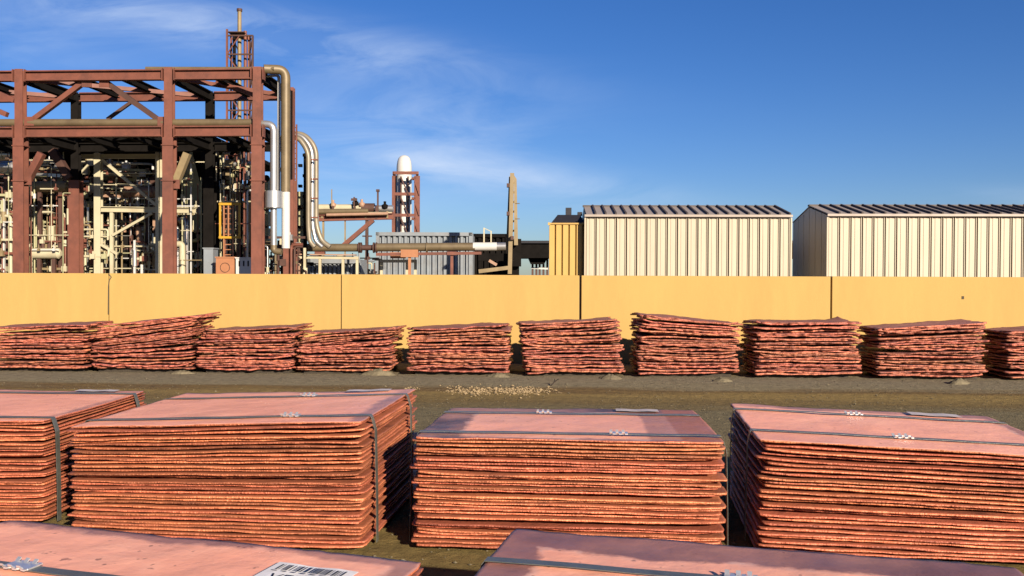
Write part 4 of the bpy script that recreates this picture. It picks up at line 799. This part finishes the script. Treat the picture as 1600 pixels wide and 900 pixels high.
for px in (-120, -30, 60, 130, 205, 275, 322): part('hall_column', 'black', hl, lambda b: b.ibeam(at(U(px, 400, 29.5), 0), at(U(px, 400, 29.5), zr-.002), .22, .22, (0, 1, 0)))
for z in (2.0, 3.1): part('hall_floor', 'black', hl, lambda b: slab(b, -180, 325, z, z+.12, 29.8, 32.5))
part('hopper', 'olive', hl, lambda b: b.add([U(x, y, Y) for Y in (26.2, 27.2) for x, y in ((286, 246), (300, 236), (316, 300), (316, 362), (297, 365), (288, 350))], [(0, 5, 4, 3, 2, 1), (6, 7, 8, 9, 10, 11)] + [(i, (i+1) % 6, 6+(i+1) % 6, 6+i) for i in range(6)]))
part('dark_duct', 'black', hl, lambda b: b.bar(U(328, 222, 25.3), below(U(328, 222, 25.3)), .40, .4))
part('brown_hood', 'rustdark', hl, lambda b: b.add([U(x, y, Y) for Y in (27.4, 28.6) for x, y in ((216, 285), (246, 272), (252, 305), (216, 312))], [(0, 3, 2, 1), (4, 5, 6, 7)] + [(i, (i+1) % 4, 4+(i+1) % 4, 4+i) for i in range(4)]))
part('silver_duct', 'silver', hl, lambda b: b.tube(U(-60, 240, 26.6), U(22, 243, 26.6), .20, seg=16))

# cream inner frame with walkway
cf = thing('cream_steel_frame', 'cream painted steel frame with diagonal braces inside the red frame', 'steel frame', below(P(200, 400, 24.9, TP)))
C = lambda px, py, Y=24.3: P(px, py, Y, TP)
part('column', 'creamsteel', cf, lambda b: b.ibeam(C(154, 240), below(C(154, 400)), .18, .18, (0, 1, 0))); part('column', 'creamsteel', cf, lambda b: b.ibeam(C(247, 236), below(C(247, 400)), .10, .14, (0, 1, 0))); part('column', 'creamsteel', cf, lambda b: b.ibeam(C(254, 236), below(C(254, 400)), .10, .14, (0, 1, 0)))
part('column', 'creamsteel', cf, lambda b: b.bar(C(175, 330), below(C(175, 330)), .09, .09)); part('column', 'creamsteel', cf, lambda b: b.bar(C(83, 345, 26), below(C(83, 345, 26)), .11, .11)); part('column', 'creamsteel', cf, lambda b: b.bar(C(94, 345, 26), below(C(94, 345, 26)), .07, .07))
part('beam', 'creamsteel', cf, lambda b: b.ibeam(C(118, 245), C(260, 244.5), .12, .12)); part('beam', 'creamsteel', cf, lambda b: b.ibeam(C(158, 327), C(306, 329), .14, .15)); part('beam', 'creamsteel', cf, lambda b: b.bar(C(50, 381, 26), C(160, 381, 26), .08, .08))
for x0, y0, x1, y1, w in ((160, 250, 246, 322, .075), (176, 368, 238, 333, .07), (158, 382, 184, 397, .07), (122, 275, 138, 258, .05), (10, 345, 30, 372, .06), (4, 385, 26, 362, .05), (34, 400, 50, 380, .05)): part('brace', 'creamsteel', cf, lambda b: b.bar(C(x0, y0, 24.26), C(x1, y1, 24.26), w, w))
for y in (310, 319): part('hand_rail', 'white', cf, lambda b: b.bar(C(172, y, 25.6), C(302, y+1, 25.6), .03, .03))
for px in (172, 196, 215, 270, 288, 300): part('rail_post', 'white', cf, lambda b: b.bar(C(px, 308, 25.6), C(px, 328, 25.6), .03, .03))
for y in (352, 366): part('hand_rail', 'creamsteel', cf, lambda b: b.bar(C(124, y, 26.2), C(178, y, 26.2), .025, .025))
for px in (128, 141, 168): part('rail_post', 'creamsteel', cf, lambda b: b.bar(C(px, 345, 26.2), C(px, 382, 26.2), .03, .03))

yl = thing('yellow_ladder_cage', 'bright yellow caged ladder in front of the pale pipes', 'ladder', below(P(357, 400, 23.2, TP)))
K = lambda px, py, Y=23.2: P(px, py, Y, TP)
for py in (319, 371): part('hoop', 'safety', yl, lambda b: (b.bar(K(343, py), K(375, py), .07, .06), b.bar(K(343, py), K(346, py-2, 23.9), .05, .05), b.bar(K(375, py), K(372, py-2, 23.9), .05, .05)))
for px in (344, 350, 357, 364, 374): part('stile', 'safety' if px in (344, 374) else 'orange', yl, lambda b: b.bar(K(px, 319), K(px, 371) if px not in (350, 364) else below(K(px, 400)), .045 if px in (344, 374) else .03, .04))
for py in range(326, 420, 8): part('rung', 'orange', yl, lambda b: b.bar(K(350, py, 23.25), K(364, py, 23.25), .02, .02))

# ------------------------------------------------------------------ process units: each a bolted-together cluster of pipes, vessels and valves
def unit(name, label, cat, px0, px1, py0, py1, Y0, seed, cols, nv, nh, ves=0, rr=(.025, .07), slope=0):
    r = random.Random(seed); t = thing(name, label, cat, below(P((px0+px1)/2, 400, Y0, TP))); Q = lambda px, py, Y: P(px, py, Y, TP)
    for k in range(nv):
        px = px0 + (px1-px0)*(k + r.uniform(.2, .8))/nv; Y = Y0 + r.uniform(-.6, .6); m = r.choice(cols); rad = r.uniform(*rr); y0 = py0 + r.uniform(0, .45)*(py1-py0)
        if r.random() < .45: part('pipe', m, t, lambda b: b.pipe([below(Q(px, 400, Y)), Q(px, y0, Y), Q(px + r.choice((-1, 1))*r.uniform(8, 22), y0, Y)], rad, rad*2.5, 8, 4))
        else: part('post', m, t, lambda b: b.bar(Q(px, y0, Y), below(Q(px, 400, Y)), rad*1.6, rad*1.6))
        if r.random() < .7: part('flange', r.choice(cols), t, lambda b: b.tube(Q(px, y0 + 14 + r.uniform(0, 30), Y), Q(px, y0 + 17 + r.uniform(0, 30), Y), rad*1.9, seg=10))
    for k in range(nh):
        py = py0 + (py1-py0)*(k + r.uniform(.1, .9))/nh; Y = Y0 + r.uniform(-.7, .5); a = px0 + r.uniform(0, .4)*(px1-px0); c = px1 - r.uniform(0, .4)*(px1-px0); m = r.choice(cols); rad = r.uniform(*rr)
        if r.random() < .5: part('pipe', m, t, lambda b: b.pipe([Q(a, py, Y), Q(c, py + slope*(c-a), Y), Q(c, py + slope*(c-a) + r.choice((-1, 1))*r.uniform(8, 20), Y)], rad, rad*2.5, 8, 4))
        else: part('rail', m, t, lambda b: b.bar(Q(a, py, Y), Q(c, py + slope*(c-a), Y), rad*1.3, rad*1.5))
        for q in range(r.randrange(1, 3)):
            x = r.uniform(a, c); part('valve', r.choice(cols), t, lambda b: (b.box(Q(x, py, Y-.05), (rad*3.4, rad*3, rad*3.6)), b.tube(Q(x, py, Y-.05), Q(x, py-8, Y-.05), rad*.6, seg=6)))
    for k in range(ves):
        px = px0 + (px1-px0)*(k + r.uniform(.3, .7))/ves; y0 = py0 + r.uniform(.3, .6)*(py1-py0); Y = Y0 + .9; rad = r.uniform(.16, .30); z = Q(px, y0, Y).z
        part('vessel', r.choice(cols), t, lambda b: b.lathe(below(Q(px, 400, Y)), [(rad, .0), (rad, max(.3, z-.15)), (rad*.8, max(.36, z-.05)), (rad*.3, max(.4, z)), (.02, max(.41, z+.01))], 14))
    return t
CS = ['creamsteel', 'olive', 'tanlight', 'creamsteel', 'rust']
CW, RB, GR = ['creamsteel', 'tanlight', 'white', 'olive', 'rustdark'], ['rust', 'rustdark', 'tan', 'creamsteel', 'black'], ['silver', 'bluegrey', 'white', 'black', 'tan']
unit('pipe_cluster', 'cluster of cream and rust pipes left of the first red column', 'pipe cluster', -30, 28, 250, 428, 24.5, 1, CW + RB, 12, 14, 2)
unit('pipe_cluster', 'rust coloured pipe rack between the two leftmost red columns', 'pipe cluster', 44, 110, 258, 428, 25.6, 2, RB + ['creamsteel', 'tanlight', 'creamsteel'], 15, 16, 2)
unit('pipe_cluster', 'pale and rusty pipework in the bay right of the rear red column', 'pipe cluster', 122, 152, 250, 428, 26.0, 3, CW + ['rust', 'creamsteel'], 9, 13, 1)
unit('pipe_cluster', 'dim pipework behind the diagonal cream brace', 'pipe cluster', 158, 246, 258, 318, 28.2, 4, RB + ['creamsteel', 'pink', 'creamsteel'], 10, 11, 1)
unit('pump_skid', 'dark pump skid with pale pipes under the cream walkway', 'pump skid', 158, 246, 340, 428, 26.6, 5, ['creamsteel', 'rust', 'black', 'creamsteel', 'silver', 'pink', 'white'], 16, 13, 2)
unit('pipe_cluster', 'pale pipes and valves right of the central red column', 'pipe cluster', 272, 334, 320, 428, 26.4, 6, CW + ['tan', 'black', 'silver', 'creamsteel'], 14, 11, 1)
unit('vertical_pipe_group', 'group of tall pale vertical pipes behind the yellow ladder cage', 'pipes', 332, 400, 222, 428, 26.2, 7, ['creamsteel', 'tanlight', 'creamsteel', 'olive', 'silver', 'rust', 'black'], 22, 13, 0, (.03, .075))
unit('pipe_cluster', 'small rusty pipes and valves between red column and silver riser', 'pipe cluster', 406, 480, 368, 428, 24.2, 8, RB + ['creamsteel', 'silver'], 14, 9, 0, (.02, .05))
unit('cable_rack', 'rusty cable rack sloping across the left bays under the dark deck', 'cable rack', -30, 150, 258, 312, 27.0, 9, RB + ['tanlight', 'creamsteel', 'pink'], 0, 14, 0, (.03, .07), slope=.06)
unit('pipe_cluster', 'low jumble of small pipes just above the wall under the trestle', 'pipe cluster', 480, 600, 400, 428, 29.5, 12, ['silver', 'creamsteel', 'rustdark', 'black', 'bluegrey'], 22, 6, 0, (.02, .05))
unit('valve_manifold', 'bright cream valve manifold low between the two left red columns', 'valve manifold', 46, 112, 330, 428, 24.6, 21, CS, 9, 8, 0, (.02, .045))
unit('valve_manifold', 'cream and rust valve manifold beside the cream column, above the wall', 'valve manifold', 122, 176, 345, 428, 24.9, 22, CS + ['rust'], 8, 8, 0, (.02, .045))
unit('valve_manifold', 'small pale manifold low in the middle bay right of the black tank', 'valve manifold', 200, 248, 375, 428, 24.8, 23, CS + ['white', 'silver'], 8, 5, 0, (.02, .045))
unit('valve_manifold', 'cream manifold of thin pipes at the left picture edge', 'valve manifold', -25, 26, 300, 428, 23.9, 24, CS + ['white'], 7, 9, 0, (.02, .05))
unit('gantry_pipes', 'pale pipes crossing high behind the cream frame under the dark roof', 'pipes', 120, 250, 252, 306, 26.2, 25, CS + ['pink', 'white'], 0, 12, 0, (.025, .06), slope=.04)
unit('gantry_pipes', 'cream pipes crossing high between the two left red columns', 'pipes', 0, 112, 245, 300, 25.3, 26, CS + ['pink', 'silver'], 0, 12, 0, (.025, .06), slope=.05)
THIN = ['creamsteel', 'white', 'rust', 'tanlight', 'creamsteel', 'olive']
unit('handrail_cluster', 'thin pale handrails and conduits left of the first red column', 'handrails', -30, 30, 240, 428, 23.6, 41, THIN, 5, 9, 0, (.010, .024))
unit('handrail_cluster', 'thin pale handrails and conduits between the two left red columns', 'handrails', 44, 110, 240, 428, 24.2, 42, THIN, 8, 11, 0, (.010, .026))
unit('handrail_cluster', 'thin cream conduits around the cream column', 'handrails', 122, 250, 255, 428, 25.2, 43, THIN + ['silver'], 12, 13, 0, (.010, .026))
unit('handrail_cluster', 'thin conduits and rails between central red column and dark duct', 'handrails', 272, 320, 250, 428, 24.4, 44, THIN, 6, 7, 0, (.010, .024))
unit('handrail_cluster', 'thin conduits climbing beside the yellow ladder cage', 'handrails', 336, 398, 225, 428, 24.6, 45, THIN + ['black'], 12, 7, 0, (.010, .028))
cv = thing('sloping_conveyor', 'dark sloping beam crossing behind the leftmost red column', 'conveyor', below(P(60, 400, 25.2, TP)))
part('beam', 'black', cv, lambda b: b.bar(U(-40, 298, 25.2), U(118, 322, 25.2), .3, .20)); part('leg', 'rustdark', cv, lambda b: b.bar(U(58, 312, 25.2), below(U(58, 312, 25.2)), .09, .09)); part('leg', 'rustdark', cv, lambda b: b.bar(U(-20, 302, 25.2), below(U(-20, 302, 25.2)), .09, .09))
pcv = [('curved_pipe', 'fat pink S-shaped pipe low in the middle bay', 'pink', [U(216, 352, 25.4), U(218, 374, 25.4), U(226, 384, 25.4), U(230, 400, 25.4), U(240, 404, 25.4)], .085),
       ('hooked_pipe', 'tall grey hooked pipe right of the central red column', 'silver', [U(276, 346, 25.0), U(291, 342, 25.0), below(U(291, 400, 25.0))], .075),
       ('hooked_pipe', 'short pale hooked pipe near the foot of the central red column', 'creamsteel', [U(274, 382, 24.4), U(285, 381, 24.4), below(U(285, 400, 24.4))], .085)]
for nm, lb, m, pts, r0 in pcv:
    t = thing(nm, lb, 'pipe', below(pts[1])); part('pipe_body', m, t, lambda b: b.pipe(pts, r0, .2, 14, 6))
    for q in (0, -1): part('flange', 'rustdark', t, lambda b: b.tube(pts[q], pts[q] + (pts[1 if q == 0 else -2]-pts[q]).normalized()*.05, r0*1.5, seg=12))
    if m == 'pink': part('support', 'rustdark', t, lambda b: (b.bar(pts[3], below(pts[3]), .06, .06), b.bar(pts[0], pts[0] + Vector((0, 0, .35)), .06, .06)))
for lb, m, x0, x1, y, yy, r0 in (('fat silver horizontal vessel high at the left picture edge', 'silver', -40, 23, 262, 23.9, .17), ('tan horizontal vessel between the two left red columns', 'tanlight', 52, 106, 292, 24.0, .15), ('brown horizontal drum behind the cream handrail', 'pink', 196, 240, 300, 25.6, .16), ('cream horizontal drum low right of the first red column', 'creamsteel', 54, 92, 396, 23.8, .15)):
    t = thing('process_vessel', lb, 'vessel', below(U((x0+x1)/2, 400, yy))); a, c = U(x0, y, yy), U(x1, y, yy); e = (c-a).normalized()
    part('shell', m, t, lambda b: b.tube(a, c, r0, seg=18))
    for q, sg in ((a, -1), (c, 1)): part('dished_end', m, t, lambda b: b.tube(q, q + e*sg*r0*.45, r0, r0*.45, seg=18))
    for f in (.2, .8): part('saddle', 'rustdark', t, lambda b: b.bar(a + (c-a)*f, below(a + (c-a)*f), .10, .08))
    for f in (.35, .6): part('nozzle', 'rustdark', t, lambda b: b.tube(a + (c-a)*f, a + (c-a)*f + Vector((0, 0, r0 + .12)), .045, seg=8))
tk = thing('black_tank', 'black upright tank below the cream walkway', 'tank', below(U(195, 400, 25.9)))
part('shell', 'black', tk, lambda b: b.lathe(below(U(195, 400, 25.9)), [(.30, 0), (.30, U(195, 368, 25.9).z), (.24, U(195, 365, 25.9).z), (.05, U(195, 363, 25.9).z)], 18)); part('band', 'rustdark', tk, lambda b: b.tube(U(195, 390, 25.9), U(195, 388, 25.9), .31, seg=18))
pl = thing('cream_panel_tower', 'pale cream flat panel stack behind the silver riser', 'panel', below(V(468, 400, 25.5)))
for k in range(3): part('panel', 'olive', pl, lambda b: b.box(V(468, 313 + 28*k, 25.5), (.33, .3, .47)))
part('post', 'black', pl, lambda b: b.bar(V(477, 240, 25.3), below(V(477, 240, 25.3)), .09, .09)); part('core', 'rustdark', pl, lambda b: b.bar(V(468, 300, 25.6), below(V(468, 300, 25.6)), .2, .2))
for k in range(9): part('valve', 'black', pl, lambda b: b.box(V(476 - (k % 2)*7, 243 + 16*k, 25.2), (.10, .12, .08)))
pl2 = thing('cream_panel_tower', 'narrow cream panels showing between red column and silver collar', 'panel', below(V(415, 400, 25.8)))
for k in range(4): part('panel', 'olive', pl2, lambda b: b.box(V(414, 290 + 26*k, 25.8), (.28, .3, .42)))
part('core', 'rustdark', pl2, lambda b: b.bar(V(414, 280, 25.9), below(V(414, 280, 25.9)), .18, .2)); part('gauge', 'black', pl2, lambda b: b.tube(V(416, 279, 25.4), V(416, 279, 25.3), .1, seg=12))
for nm, lb, m, px0, px1, py0, y0 in (('orange_box', 'square faded orange box just above the wall by the ladder', 'orange', 341, 370, 403, 22.6), ('white_cabinet', 'white cabinet just above the wall left of the right red column', 'white', 372, 397, 404, 22.6), ('grey_junction_box', 'small grey junction box on the dark duct', 'bluegrey', 322, 337, 389, 23.0)):
    t = thing(nm, lb, 'box', below(U((px0+px1)/2, 400, y0))); w = (px1-px0)/F*y0; zt = U((px0+px1)/2, py0, y0).z; c = U((px0+px1)/2, 400, y0)
    part('body', m, t, lambda b: b.box((c.x, c.y, zt/2), (w, .4, zt))); part('lid', m, t, lambda b: b.box((c.x, c.y, zt+.012), (w+.04, .44, .03)))
    if m == 'white':
        for k in range(3): part('vent', 'black', t, lambda b: b.box((c.x - w*.28 + k*w*.28, c.y-.203, zt-.13), (.035, .01, .14)))
    if m == 'orange': part('emblem_ring', 'rustdark', t, lambda b: b.pipe([Vector((c.x + .12*math.cos(a*math.pi/8), c.y-.205, zt-.25 + .12*math.sin(a*math.pi/8))) for a in range(17)], .008, 0, 6))
